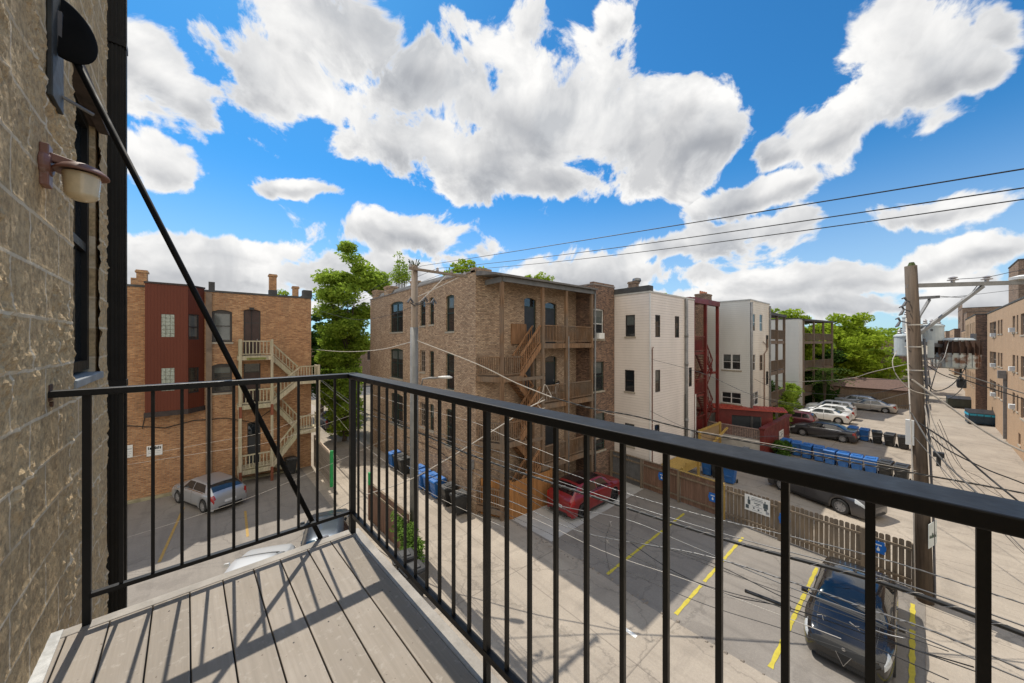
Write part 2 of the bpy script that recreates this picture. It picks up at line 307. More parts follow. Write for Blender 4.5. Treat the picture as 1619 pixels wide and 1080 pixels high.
BARK = mat('bark', (.09,.07,.05), .9, .3, 6); LEAF1 = leafmat('maple_leaves', (.12,.20,.028), (.33,.44,.06), .5); LEAF2 = leafmat('lime_leaves', (.15,.23,.014), (.34,.44,.045), .45); LEAF3 = leafmat('dark_leaves', (.02,.05,.014), (.05,.10,.02)); LEAF4 = leafmat('sumac_leaves', (.09,.16,.04), (.20,.30,.07))
# ------------------------------------------------------------------ ground
def groundmat(name, c1, c2, crack=.5, stain=(.12,.11,.10), sk=.4, line=None, joint=None):
    m = bpy.data.materials.new(name); m.use_nodes = True; T = NT(m.node_tree); b = T.n['Principled BSDF']
    pos = T.node('ShaderNodeNewGeometry').outputs['Position']
    c = T.mix(T.ramp(T.noise(pos, .35, 8, .6), .3, .7), c1, c2)
    c = T.mix(T.ramp(T.noise(pos, 14, 4, .6), .35, .7, 0, .25), c, tuple(x*.6 for x in c1))
    st = T.ramp(T.noise(T.vmath('MULTIPLY', pos, (.35,1.2,1)), .9, 7, .65, .6), .55, .75, 0, sk); c = T.mix(st, c, stain)
    vo = T.node('ShaderNodeTexVoronoi', feature='DISTANCE_TO_EDGE'); vo.inputs['Scale'].default_value = .28
    T.put(vo.inputs['Vector'], T.vmath('ADD', pos, T.vmath('SCALE', T.noise(pos, 1.2, 6, .7, out='Color'), .9)))
    cr = T.ramp(vo.outputs['Distance'], .002, .012, crack*.6, 0); c = T.mix(cr, c, (.05,.045,.04))
    if joint:
        sp = T.node('ShaderNodeSeparateXYZ'); T.put(sp.inputs[0], pos)
        for i, p in ((0, joint[0]), (1, joint[1])):
            f = T.math('FRACT', T.math('DIVIDE', T.math('ADD', sp.outputs[i], T.math('MULTIPLY', T.noise(pos, 2, 3), .04)), p)); c = T.mix(T.ramp(f, 0, .012, .6, 0), c, (.06,.05,.045))
    c = T.mix(T.ramp(T.noise(pos, .75, 3, .5), .60, .64, 0, .35), c, tuple(x*.72 for x in c1))
    c = T.mix(T.ramp(T.noise(pos, 2.2, 5, .7), .66, .76, 0, .6), c, (.07,.06,.055))
    c = T.mix(T.ramp(T.noise(pos, 60, 2, .6), .5, .75, 0, .35), c, tuple(min(1, x*1.5) for x in c2))
    c = T.mix(T.ramp(T.noise(T.vmath('MULTIPLY', pos, (2.2,.16,1)), 1.0, 6, .6), .50, .72, 0, .4), c, tuple(x*.62 for x in c1))
    T.put(b.inputs['Base Color'], c); b.inputs['Roughness'].default_value = .9; b.inputs['Specular IOR Level'].default_value = .2
    bn = T.node('ShaderNodeBump'); bn.inputs['Strength'].default_value = .35; bn.inputs['Distance'].default_value = .03
    T.put(bn.inputs['Height'], T.math('ADD', T.noise(pos, 9, 6), T.math('MULTIPLY', cr, -1.))); T.l.new(bn.outputs[0], b.inputs['Normal']); return m
G_CONC = groundmat('alley_concrete', (.29,.25,.205), (.41,.355,.29), .5, (.19,.165,.14), .6, joint=(4.4, 5.1))
G_ASPH = groundmat('lot_asphalt', (.20,.18,.16), (.27,.245,.215), .5, (.16,.14,.12), .5)
G_GRND = groundmat('ground_dust', (.26,.22,.16), (.33,.28,.2), .2)
def sheet(name, pts, z, m):
    b = MB(); b.add([(x, y, z) for x, y in pts], [tuple(range(len(pts)))]); return b.build(name, m, kind='structure', fix=False)
sheet('ground', [(-900,-900),(1400,-900),(1400,1400),(-900,1400)], -.012, G_GRND)
sheet('alley', [(3.6,-30),(11.2,-30),(11.2,1.0),(11.05,6),(11.25,9),(11.0,14.95),(10.1,15),(10.1,90),(4.2,90),(4.4,28),(4.7,19)], 0.0, G_CONC)
sheet('alley', [(11.2,-4.7),(600,-4.7),(600,.0),(11.2,.0)], 0.0, G_CONC)
wob = [(11.2,.0),(11.05,6),(11.25,9),(11.0,14.95),(20.3,14.95),(19.5,.0)]
sheet('parking_lot', wob, -.004, G_ASPH)
sheet('parking_lot', [(-9,17.2),(4.75,17.2),(4.4,28.3),(-9,28.3)], -.004, G_ASPH)
sheet('parking_lot', [(19.5,.0),(70,.0),(70,14),(20.3,14)], -.004, G_CONC)
sheet('road', [(-60,60),(60,60),(60,72),(-60,72)], .008, mat('street_asphalt', (.07,.07,.07), .9, .2, 1))
for i, (x0, y0, x1, y1) in enumerate([(11.35,7.83,18.4,8.03),(11.4,5.24,18.2,5.33),(11.5,2.72,18.0,2.74),(11.9,.20,18.0,.27)]):
    b = MB(); n = 26; vs = []
    for k in range(n+1):
        t = k/n; y = y0+(y1-y0)*t; w = .055*(1+.25*math.sin(k*2.3+i)); vs += [(x0+(x1-x0)*t, y-w, .004), (x0+(x1-x0)*t, y+w, .004)]
    b.add(vs, [(2*k,2*k+2,2*k+3,2*k+1) for k in range(n) if (k*7+i*5) % 29 != 3]); b.build('parking_line', YELP, kind='structure', fix=False)
for (x0, y0, x1, y1) in [(-1.9,19.9,-1.5,25.6),(.95,19.9,1.0,23)]:
    b = MB(); b.add([(x0,y0,.004),(x0+.1,y0,.004),(x1+.1,y1,.004),(x1,y1,.004)], [(0,1,2,3)]); b.build('parking_line', mat('worn_line', (.42,.27,.08), .9, .2, 8, fine=.5), kind='structure', fix=False)
# concrete slab under the red car, asphalt patch, paint mark
sheet('pavement', [(11.3,10.7),(19.6,10.95),(19.8,13.3),(11.2,13.3)], .004, mat('slab', (.42,.41,.39), .85, .15, 1.2, fine=.2))
sheet('road_marking', [(9.55,5.6),(9.68,5.6),(9.68,6.1),(9.55,6.1)], .004, WHITEP)

# ------------------------------------------------------------------ our own balcony (turned 3 degrees to the street grid)
RZ = math.radians(3.0); ZD = 7.63
def fbm(nx, ny, sx, sy, octs, seed, gain=.55):
    r = np.random.default_rng(seed); out = np.zeros((ny, nx)); amp = 1; tot = 0
    for k in range(octs):
        gx, gy = max(2, int(sx*2**k))+2, max(2, int(sy*2**k))+2; g = r.random((gy, gx))
        X = np.linspace(0, gx-1.001, nx); Y = np.linspace(0, gy-1.001, ny); xi = X.astype(int); yi = Y.astype(int); fx = X-xi; fy = Y-yi; fx = fx*fx*(3-2*fx); fy = fy*fy*(3-2*fy)
        a = g[np.ix_(yi, xi)]*(1-fx) + g[np.ix_(yi, xi+1)]*fx; b = g[np.ix_(yi+1, xi)]*(1-fx) + g[np.ix_(yi+1, xi+1)]*fx
        out += amp*(a*(1-fy[:,None]) + b*fy[:,None]); tot += amp; amp *= gain
    return out/tot
def blockmat():
    m = bpy.data.materials.new('split_face_block'); m.use_nodes = True; T = NT(m.node_tree); b = T.n['Principled BSDF']
    pos = T.node('ShaderNodeTexCoord').outputs['Object']; sp = T.node('ShaderNodeSeparateXYZ'); T.put(sp.inputs[0], pos)
    cb = T.node('ShaderNodeCombineXYZ'); T.put(cb.inputs[0], sp.outputs[1]); T.put(cb.inputs[1], sp.outputs[2])
    t = T.node('ShaderNodeTexBrick'); T.put(t.inputs['Vector'], T.vmath('ADD', cb.outputs[0], T.vmath('SCALE', T.noise(pos, 9, 4, out='Color'), .012))); t.inputs['Scale'].default_value = 1
    t.inputs['Brick Width'].default_value = .40; t.inputs['Row Height'].default_value = .2; t.inputs['Mortar Size'].default_value = .0085; t.inputs['Mortar Smooth'].default_value = .5
    t.inputs['Color1'].default_value = (1,1,1,1); t.inputs['Color2'].default_value = (0,0,0,1)
    c = T.mix(T.ramp(T.noise(pos, 5, 12, .75), .3, .7), (.50,.35,.19), (.66,.49,.28)); c = T.mix(T.math('MULTIPLY', t.outputs['Color'], .22), c, (.32,.26,.18))
    c = T.mix(T.ramp(T.noise(pos, 38, 8, .75), .42, .66, 0, .75), c, (.16,.12,.075))
    c = T.mix(T.ramp(T.noise(T.vmath('MULTIPLY', pos, (1,1,.5)), 7, 10, .75, .2), .54, .66, 0, .5), c, (.66,.50,.30))
    c = T.mix(T.ramp(T.noise(pos, 130, 2), .62, .7, 0, .6), c, (.45,.38,.28))
    c = T.mix(T.math('MULTIPLY', t.outputs['Fac'], T.ramp(T.noise(pos, 3, 4), .3, .6, .3, .9)), c, (.66,.58,.45))
    T.put(b.inputs['Base Color'], c); b.inputs['Roughness'].default_value = .95; b.inputs['Specular IOR Level'].default_value = .1
    bn = T.node('ShaderNodeBump'); bn.inputs['Strength'].default_value = .8; bn.inputs['Distance'].default_value = .004
    T.put(bn.inputs['Height'], T.noise(pos, 90, 5, .6)); T.l.new(bn.outputs[0], b.inputs['Normal']); return m
BLOCK = blockmat()
bw = thing('concrete_block_wall', 'tan rough concrete block wall of our own building beside the balcony', 'wall', (0,0,0), RZ)
y0, y1, z0, z1, st = 1.55, 4.0, 5.4, 12.4, .0115
ny, nz = int((y1-y0)/st), int((z1-z0)/st); Yg = np.linspace(y0, y1, ny); Zg = np.linspace(z0, z1, nz)
big = fbm(ny, nz, 4, 11, 7, 3, .62); fine = fbm(ny, nz, 60, 170, 3, 5, .6); chip = fbm(ny, nz, 9, 15, 6, 9, .68)
cz = np.minimum((Zg % .2), .2-(Zg % .2))[:,None]; off = ((Zg//.2) % 2)*.2; cy = (Yg[None,:]+off[:,None]) % .4; cy = np.minimum(cy, .4-cy)
mort = np.exp(-(cz/.006)**2) + np.exp(-(cy/.006)**2)*.6
cm = np.clip((chip-.52)*12, 0, 1); H_ = (fine-.5)*(.005+.030*cm) + (big-.5)*.007 + cm*.003 + np.clip(mort,0,1)*.0022
ed = np.clip((Yg[None,:]-3.93)/.07, 0, 1); H_ = H_ - ed*.02*(chip*1.6)
vs = np.stack([(-.43 + H_), np.broadcast_to(Yg[None,:], H_.shape), np.broadcast_to(Zg[:,None], H_.shape)], -1).reshape(-1,3)
WY0, WY1, WZ0, WZ1 = 2.87, 3.59, 8.69, 10.35
b = MB(); b.v = vs.tolist(); fs = []
for j in range(nz-1):
    for i in range(ny-1):
        if WY0 < Yg[i] < WY1 and WZ0 < Zg[j] < WZ1: continue
        fs.append((j*ny+i, j*ny+i+1, (j+1)*ny+i+1, (j+1)*ny+i))
b.f = fs; b.m = [0]*len(fs)
b.build('block_face', BLOCK, bw, fix=False, smooth=False)
b = MB(); b.box(-9,-.47,-12,1.55,0,12.4); b.box(-9,-.44,1.5501,4.0,0,5.4)      # rest of the building
b.box(-9,-.75,1.56,3.995,5.41,12.39); b.box(-9,-.47,4.0002,4.02,0,12.4)
b.box(-.75,-.445,2.40,2.86,8.4,10.6); b.box(-.75,-.445,3.6,3.9,8.4,10.6); b.box(-.75,-.445,2.87,3.59,10.36,10.7); b.box(-.75,-.445,2.87,3.59,8.3,8.68)
b.build('wall', BLOCK, bw)
wf = MB(); wf.box(-.52,-.47,2.865,2.92,8.72,10.34); wf.box(-.52,-.47,3.53,3.588,8.72,10.34); wf.box(-.52,-.47,2.92,3.53,8.72,8.78); wf.box(-.52,-.47,2.92,3.53,10.28,10.34); wf.box(-.515,-.475,2.92,3.53,9.48,9.53)
w = wf.build('window', METAL_BLK, bw); p = MB(); p.box(-.50,-.495,2.92,3.53,8.78,10.28); p.build('pane', GLASS, w)
s = MB(); s.box(-.56,-.41,2.84,3.62,8.655,8.70); s.build('sill', mat('sill_paint', (.25,.27,.28), .6, .2, 8), w, bevel=.006)
s = MB(); s.box(-.47,-.418,2.84,3.64,10.33,10.41); s.bar((-.44,2.84,10.39),(-.41,3.62,10.35),.05,.09); s.build('lintel', mat('rusty_lintel', (.05,.035,.028), .8, .5, 8), w)
b = MB(); b.box(-.455,-.355,4.06,4.15,.05,13.5); 
for k in range(4): b.box(-.354+.0,-.346,4.07+k*.02,4.08+k*.02,.05,13.5)
for z in (6.5, 8.55, 11.2): b.box(-.475,-.343,4.045,4.165,z,z+.05)
for k in range(4): b.box(-.445+k*.022,-.435+k*.022,4.052,4.06,.05,13.5)
for o in (b.build('downspout', METAL_BLK, label='black square downspout running full height past the block wall corner', cat='downspout'),):
    o.matrix_world = Matrix.Rotation(RZ, 4, 'Z') @ Matrix.Translation(o.location)
DECKM = bpy.data.materials.new('composite_board'); DECKM.use_nodes = True
def deckmat():
    T = NT(DECKM.node_tree); b = T.n['Principled BSDF']; pos = T.node('ShaderNodeTexCoord').outputs['Object']
    sp = T.node('ShaderNodeSeparateXYZ'); T.put(sp.inputs[0], pos)
    wn = T.node('ShaderNodeTexWhiteNoise', noise_dimensions='1D'); T.put(wn.inputs['W'], T.math('FLOOR', T.math('DIVIDE', T.math('ADD', sp.outputs[0], .392+1.35), .1345)))
    c = T.mix(wn.outputs[0], (.27,.235,.195), (.36,.315,.265))
    c = T.mix(T.ramp(T.noise(T.vmath('MULTIPLY', pos, (60,2.5,1)), 1.0, 5, .6), .35, .7, 0, .4), c, (.19,.165,.135))
    c = T.mix(T.ramp(T.noise(pos, 2.6, 8, .65), .45, .7, 0, .5), c, (.25,.21,.16))
    c = T.mix(T.ramp(T.noise(pos, 22, 6, .7), .56, .66, 0, .5), c, (.42,.38,.33))
    c = T.mix(T.ramp(T.noise(pos, 55, 2, .5), .70, .74, 0, .7), c, (.10,.07,.05))
    T.put(b.inputs['Base Color'], c); b.inputs['Roughness'].default_value = .75; b.inputs['Specular IOR Level'].default_value = .25
    bn = T.node('ShaderNodeBump'); bn.inputs['Strength'].default_value = .3; bn.inputs['Distance'].default_value = .003
    T.put(bn.inputs['Height'], T.noise(T.vmath('MULTIPLY', pos, (90,6,1)), 1, 4)); T.l.new(bn.outputs[0], b.inputs['Normal'])
deckmat()
dk = thing('balcony_deck', 'grey composite board balcony deck underfoot, boards running away from the camera', 'deck', (0,0,ZD), RZ)
edges = [-.392,-.378+.0,-.254,-.118,.012,.141,.273,.398,.539,.668,.797]
b = MB()
edges = [-.41,-.378,-.254,-.118,.012,.141,.273,.398,.539,.668,.797]
for k in range(len(edges)-1): b.box(edges[k]+.0025, edges[k+1]-.0025, -1.6, 2.405, -.024, 0)
b.build('deck_board', DECKM, dk, bevel=.003)
b = MB(); b.box(-.43,.80,2.411,2.475,-.05,-.001); b.box(.803,.865,-1.6,2.475,-.05,-.012); b.build('edge_board', mat('edge_paint', (.33,.30,.26), .75, .25, 6, fine=.2), dk, bevel=.004)
b = MB(); b.box(-.43,.86,2.42,2.46,-.24,-.052); b.box(.80,.845,-1.6,2.4,-.24,-.052); b.box(-.40,.8,-1.6,2.40,-.20,-.1); b.build('steel_channel', DARKST, dk)
b = MB(); b.box(.850,.92,-1.6,1.75,-.30,-.22); b.build('wood_beam', wood('tan_beam', (.45,.34,.22), .2), dk)  # beam of plain tan wood
b = MB(); pts = [(-.43,-1.6),(-.39,-1.6),(-.385,1.3),(-.36,1.8),(-.39,2.1),(-.395,2.47),(-.43,2.47)]; b.add([(x,y,.003) for x,y in pts]+[(x,y,-.01) for x,y in pts], [tuple(range(7))]+[(i,(i+1)%7,(i+1)%7+7,i+7) for i in range(7)]); b.build('flashing', mat('old_sealant', (.50,.50,.48), .8, .3, 18, fine=.3), dk)
b = MB()
for (x, y) in [(-.06,2.3),(.2,2.33),(.33,1.7),(.47,1.72),(.60,2.1),(.61,1.55),(.33,1.5),(.45,1.48),(.21,1.35),(.08,1.3),(.73,1.75),(.74,1.4),(-.19,1.9),(.08,1.9),(-.3,1.7),(.6,1.1),(.47,1.05)]: b.lathe([(.0035,.0003),(.0035,.0012)], (x,y,0), n=8)
b.build('screw_heads', mat('screw', (.04,.03,.025), .6, .2, 8), dk)
rl = thing('metal_railing', 'black metal balcony railing with thin square balusters around the deck corner', 'railing', (0,0,ZD), RZ)
zt = 1.27-.235
def slope(y): return .018*(y+.1)/2.55
b = MB(); P = []; N = 10
b.hexa([(.775,-1.6,zt-.02),(.862,-1.6,zt-.02),(.862,2.47,zt-.028+slope(2.47)),(.775,2.40,zt-.028+slope(2.4)),(.775,-1.6,zt+.004),(.862,-1.6,zt+.004),(.862,2.47,zt+.002+slope(2.47)),(.775,2.40,zt+.002+slope(2.4))])
b.build('top_rail', METAL_BLK, rl, bevel=.003)
b = MB(); zz = zt+.02; b.hexa([(-.45,2.42,zz-.026),(.774,2.40,zz-.026),(.862,2.4705,zz-.026),(-.45,2.48,zz-.026),(-.45,2.42,zz+.003),(.774,2.40,zz+.003),(.862,2.4705,zz+.003),(-.45,2.48,zz+.003)]); b.build('top_rail', METAL_BLK, rl, bevel=.003)
b = MB(); b.box(.800,.826,-1.6,2.42,.105,.130); b.build('bottom_rail', METAL_BLK, rl); b = MB(); b.box(-.32,.80,2.437,2.463,.115,.135); b.build('bottom_rail', METAL_BLK, rl)
for i in range(40):
    y = 2.435-.1100*i
    if y < -1.4: break
    post = i in (0, 13, 26); w = {0:.017,13:.0105,23:.0062,26:.0105}.get(i, .0060)
    b = MB(); b.box(.813-w,.813+w,y-w,y+w,(-.02 if post else .128),zt-.02+slope(y)); b.build('post' if post else 'baluster', METAL_BLK, rl)
for i in range(11):
    x = -.327+.1035*i; w = .013 if i == 0 else .0066
    b = MB(); b.box(x-w,x+w,2.45-w,2.45+w,(-.01 if i == 0 else .133),zz-.025); b.build('post' if i == 0 else 'baluster', METAL_BLK, rl)
b = MB(); b.box(-.455,-.425,2.425,2.475,zz-.04,zz+.03); b.lathe([(.01,-.44),(.012,-.42)], (0,2.45,zz-.055), 'x', 10); b.build('wall_bracket', mat('rusty_bracket', (.10,.05,.03), .8, .4, 20), rl)
def inwall(o): o.matrix_world = Matrix.Rotation(RZ, 4, 'Z') @ Matrix.Translation(o.location)
rd = thing('brace_rod', 'slanting black rod from the block wall down to the outer deck edge', 'brace rod', (0,0,ZD), RZ)
b = MB(); b.tube([(-.40,2.49,1.27+1.36),(.645,2.49,-.03)], .0135, 12); b.build('rod', mat('matte_black_rod', (.008,.008,.008), .7, .3, 8, spec=.15), rd, smooth=True)
b = MB(); b.box(-.47,-.40,2.47,2.51,2.56,2.72); b.build('wall_plate', DARKST, rd); b = MB(); b.box(.61,.68,2.477,2.50,-.2,.0); b.build('foot_plate', DARKST, rd)
# jar lamp on the wall
lp = thing('wall_lamp', 'brown wall lamp with ribbed cream glass jar on the block wall', 'lamp', (0,0,EYE), RZ)
BRN = mat('brown_lamp_metal', (.20,.095,.07), .45, .25, 14, stain=((.45,.38,.33), 9, .6, .6)); cx, cy_, cz_ = -.325, 2.33, .72
b = MB(); b.lathe([(.0,-.43),(.052,-.43),(.052,-.415),(.04,-.40),(.0,-.40)], (0,2.33,.72), 'x', 20); b.box(-.43,-.405,2.30,2.36,.63,.80); b.build('back_plate', BRN, lp, bevel=.004)
b = MB(); b.bar((-.41,2.33,.755),(cx,cy_,.735),.03,.035); b.build('arm', BRN, lp, bevel=.005)
b = MB(); b.lathe([(.0,.032),(.03,.030),(.055,.018),(.078,-.004),(.080,-.012),(.074,-.012),(.05,.0),(.0,.004)], (cx,cy_,cz_), n=28, cap=False); b.build('shade', BRN, lp, smooth=True)
prof = [(.0,.0),(.053,-.001)]+[(.053-.006*k/9+.0018*math.sin(k*math.pi), -.01-k*.0095) for k in range(10)]
prof = [(.053,.0)] + [(.0535-.0004*k+(.0016 if k % 2 else -.0006), -.004-.0055*k) for k in range(16)] + [(.042,-.098),(.03,-.108),(.012,-.113),(.0,-.114)]
JAR = mat('opal_glass', (.58,.47,.30), .18, .12, 20, spec=.6); b = MB(); b.lathe(prof, (cx,cy_,cz_-.012), n=28, cap=False); b.build('glass_jar', JAR, lp, smooth=True)
# hooded floodlight above it
fl = thing('flood_light', 'black half round hooded light high on the block wall', 'light', (0,0,EYE), RZ)
b = MB(); b.box(-.43,-.412,2.40,2.58,1.04,1.66); b.build('mounting_plate', mat('grey_plate', (.02,.022,.022), .6, .5, 14), fl, bevel=.004)
b = MB(); n = 18; vs = []; fs = []
for i in range(n+1):
    th = math.pi*i/n
    for k in range(n+1):
        ph = math.pi*k/n - math.pi/2; vs.append((-.41+.11*math.cos(ph)*math.sin(th), 2.5+.02*math.sin(ph)*math.sin(th)+.03*math.cos(th), 1.40+.15*math.cos(th)-.05*math.cos(ph)*math.sin(th)))
for i in range(n):
    for k in range(n): a = i*(n+1)+k; fs.append((a,a+1,a+n+2,a+n+1))
b.add(vs, fs); b.build('hood', mat('matte_black', (.006,.006,.006), .8, .2, 8, spec=.1), fl, smooth=True)
b = MB(); b.tube([(-.43,2.55,1.12),(-.33,2.62,1.10)], .008); b.build('conduit', STEEL, fl)

# ------------------------------------------------------------------ buildings
def segarch(w, rise, n=6):
    return [(-w/2 + w*k/n, rise*(1-((2*k/n-1)**2))) for k in range(n+1)]
def facade(mb, fr, s0, s1, z0, z1, ops, m=0, rev=.13):
    S = sorted({s0, s1, *[o[0] for o in ops], *[o[1] for o in ops]}); Z = sorted({z0, z1, *[o[2] for o in ops], *[o[3] for o in ops]})
    for i in range(len(S)-1):
        for j in range(len(Z)-1):
            cs, cz = (S[i]+S[i+1])/2, (Z[j]+Z[j+1])/2
            if any(o[0] < cs < o[1] and o[2] < cz < o[3] for o in ops): continue
            mb.add([fr.P(S[i],Z[j]), fr.P(S[i+1],Z[j]), fr.P(S[i+1],Z[j+1]), fr.P(S[i],Z[j+1])], [(0,1,2,3)], m)
    for o in ops:
        a, b_, c, d = o[:4]; P = fr.P; r = rev
        mb.add([P(a,c),P(a,c,r),P(a,d,r),P(a,d)], [(0,1,2,3)], m); mb.add([P(b_,c),P(b_,c,r),P(b_,d,r),P(b_,d)], [(0,1,2,3)], m)
        mb.add([P(a,c),P(b_,c),P(b_,c,r),P(a,c,r)], [(0,1,2,3)], m); mb.add([P(a,d),P(b_,d),P(b_,d,r),P(a,d,r)], [(0,1,2,3)], m)
        if len(o) > 5 and o[5].get('arch'):
            ri = o[5]['arch']; w = b_-a; pr = segarch(w, ri); mid = (a+b_)/2
            for k in range(len(pr)-1):
                (x0, h0), (x1, h1) = pr[k], pr[k+1]
                q = [P(mid+x0, d-ri+h0), P(mid+x1, d-ri+h1), P(mid+x1, d-1e-4), P(mid+x0, d-1e-4)]; q2 = [P(mid+x0, d-ri+h0, r), P(mid+x1, d-ri+h1, r)]
                mb.add(q+q2, [(0,1,2,3),(0,1,5,4)], m)
def window(par, fr, o, rev=.13):
    a, b_, c, d, kind = o[:5]; op = o[5] if len(o) > 5 else {}
    fm = {'d': DFRAME, 'w': WFRAME, 'g': GREENF, 't': TANF}[op.get('f', 'd')]; e0 = rev-.03; f = MB(); t = op.get('t', .055)
    def fb(s0, s1, z0, z1, x=0., y=0.): f.fbox(fr, s0, s1, z0, z1, e0-x, e0+.06+y)
    if kind == 'door':
        t = .06; fb(a,a+t,c,d); fb(b_-t,b_,c,d); top = min(d-t, c+2.1); fb(a+t,b_-t,top,top+t)
        w = f.build('door', fm, par); p = MB(); p.fbox(fr, a+t, b_-t, c+.01, top, e0+.02, e0+.05); p.build('door_leaf', {'b': DOORB, 'k': DOORG, 'w': WHITEP}[op.get('leaf', 'b')], w)
        if d-t > top+t+.1: p = MB(); p.fbox(fr, a+t, b_-t, top+t, d, e0+.02, e0+.05); p.build('transom', op.get('tr', GLASS), w)
        p = MB(); p.fbox(fr, b_-t-.14, b_-t-.09, c+.95, c+1.08, e0-.03, e0+.02); p.build('handle', STEEL, w); return
    if kind == 'block':
        fb(a,a+.03,c,d); fb(b_-.03,b_,c,d); w = f.build('window', fm, par); p = MB(); n = max(2, round((b_-a)/.2)); k = max(2, round((d-c)/.2))
        for i in range(n):
            for j in range(k): p.fbox(fr, a+(b_-a)*i/n+.008, a+(b_-a)*(i+1)/n-.008, c+(d-c)*j/k+.008, c+(d-c)*(j+1)/k-.008, e0-.02, e0+.04)
        p.build('glass_blocks', GBLOCK, w); return
    fb(a,a+t,c,d); fb(b_-t,b_,c,d); fb(a+t,b_-t,c,c+t); fb(a+t,b_-t,d-t-op.get('arch',0),d)
    if kind == 'sash': fb(a+t,b_-t,(c+d)/2-.025,(c+d)/2+.025,.015)
    if kind == 'twin':
        m = (a+b_)/2; fb(m-t*.7,m+t*.7,c+t,d-t,.01)
        for q0, q1 in ((a+t,m-t*.7),(m+t*.7,b_-t)): fb(q0,q1,(c+d)/2-.02,(c+d)/2+.02,.008)
    if kind == 'grid':
        for q in (.33,.66): s = a+(b_-a)*q; fb(s-.012,s+.012,c+t,d-t)
        for q in (.25,.5,.75): z = c+(d-c)*q; fb(a+t,b_-t,z-.012,z+.012,.004)
    w = f.build('window', fm, par)
    p = MB(); p.add([fr.P(a+t*.8,c+t*.8,e0+.03), fr.P(b_-t*.8,c+t*.8,e0+.03), fr.P(b_-t*.8,d-t*.8,e0+.03), fr.P(a+t*.8,d-t*.8,e0+.03)], [(0,1,2,3)]); p.build('pane', GLASS2 if op.get('blind') else GLASS, w)
    if op.get('blind'):
        k = op['blind']; p = MB(); p.fbox(fr, a+t*.8, b_-t*.8, d-t-(d-c-2*t)*k, d-t, e0+.07, e0+.08); p.build('blind', BLIND, w)
    if op.get('sill', 1): p = MB(); p.fbox(fr, a-.06, b_+.06, c-.11, c-.002, -.05, e0-.002); p.build('sill', op.get('sm', STONE), w)
    if op.get('ac'):
        m = (a+b_)/2; p = MB(); p.fbox(fr, m-.28, m+.28, c+.01, c+.38, -.25, e0-.02); p.build('air_conditioner', WHITEP, w, bevel=.01)
def building(name, label, cat, pts, z1, mats, ops, z0=0., roof=True, cope=TAR, copeh=.12, plain=(), wmats=None, rev=.13, cov=.04):
    """pts: footprint counter-clockwise; ops: {edge index: [openings]}"""
    t = thing(name, label, cat, (0,0,0)); n = len(pts)
    frs = [Fr(pts[i], pts[(i+1) % n]) for i in range(n)]; by = {}
    for i in range(n):
        m = mats[i] if isinstance(mats, (list, tuple)) else mats; by.setdefault(m.name, (m, MB()))
        facade(by[m.name][1], frs[i], 0, frs[i].L, z0, z1, ops.get(i, []), rev=rev)
    for k, (m, mb) in by.items(): mb.build('wall', m, t, fix=False)
    if roof:
        b = MB(); b.add([(x, y, z1-.25) for x, y in pts], [tuple(range(n))]); b.build('roof', TAR, t, fix=False)
        c = MB()
        for i in range(n):
            if i in plain: continue
            c.fbox(frs[i], -.02, frs[i].L+.0, z1, z1+copeh, -cov, .26)
        c.build('coping', cope, t)
    for i, l in ops.items():
        for o in l: window(t, frs[i], o, rev)
    t['label'] = label; return t, frs
def part(par, name, m, *boxes, **kw):
    b = MB()
    for q in boxes: b.box(*q)
    return b.build(name, m, par, **kw)
def chimney(par, x, y, z, w, h, m=B_CHIM, pots=0, base=True, d=None):
    b = MB(); d = d or w; b.box(x-w/2,x+w/2,y-d/2,y+d/2,z-.4,z+h-.16); b.box(x-w/2-.05,x+w/2+.05,y-d/2-.05,y+d/2+.05,z+h-.158,z+h-.06); b.box(x-w/2-.02,x+w/2+.02,y-d/2-.02,y+d/2+.02,z+h-.058,z+h)
    c = b.build('chimney', m, par)
    if base: q = MB(); q.box(x-w/2-.03,x+w/2+.03,y-d/2-.03,y+d/2+.03,z-.3,z+.45); q.build('tar_flashing', TAR, c)
    for k in range(pots): q = MB(); q.lathe([(.1,0),(.085,.3)], (x-w/2+.15+k*(w-.3)/max(1,pots-1), y, z+h), n=10); q.build('chimney_pot', mat('terracotta', (.38,.16,.09), .8, .2, 6), c)
    return c

# left orange brick building
LP = [(-9,28.35),(-3.1,28.35),(5.05,28.35),(5.05,42),(-9,42)]
fr = Fr(LP[1], LP[2]); R = lambda u0,v0,u1,v1: frect(fr,u0,v0,u1,v1)
def O(fr, u0, v0, u1, v1, kind, **kw): return (*frect(fr,u0,v0,u1,v1), kind, kw)
ops = {1: [O(fr,335,490,367,541,'sash',arch=.12,blind=.97,t=.11), O(fr,335,575,367,621,'sash',arch=.12,blind=.3,t=.11),
           O(fr,385,489,412,562,'door',arch=.10,f='d',tr=DOORB), O(fr,385,575,412,640,'door',f='d',leaf='b'), O(fr,391,668,412,742,'door',leaf='k')]}
lb, frs = building('brick_apartment_building', 'orange brick building at left with red sided bay and grey wooden porches', 'building', LP, 11.95, B_ORANGE, ops, cope=TAR)
ROOFW = mat('roof_membrane', (.50,.51,.52), .7, .1, 1.5); STUCCO = mat('stucco', (.26,.20,.15), .9, .2, 2)
b = MB(); b.hexa([(-8.9,29.0,12.0),(4.6,29.0,12.0),(4.6,36,12.0),(-8.9,36,12.0),(-8.9,33,12.75),(4.6,33,12.2),(4.6,33.1,12.2),(-8.9,33.1,12.75)]); b.build('roof_slope', ROOFW, lb)
b = MB(); b.box(-.62,-.34,28.2,28.3495,0,11.9); b.build('pilaster', mat('pilaster_brick', (.20,.15,.11), .9, .25, 2), lb)
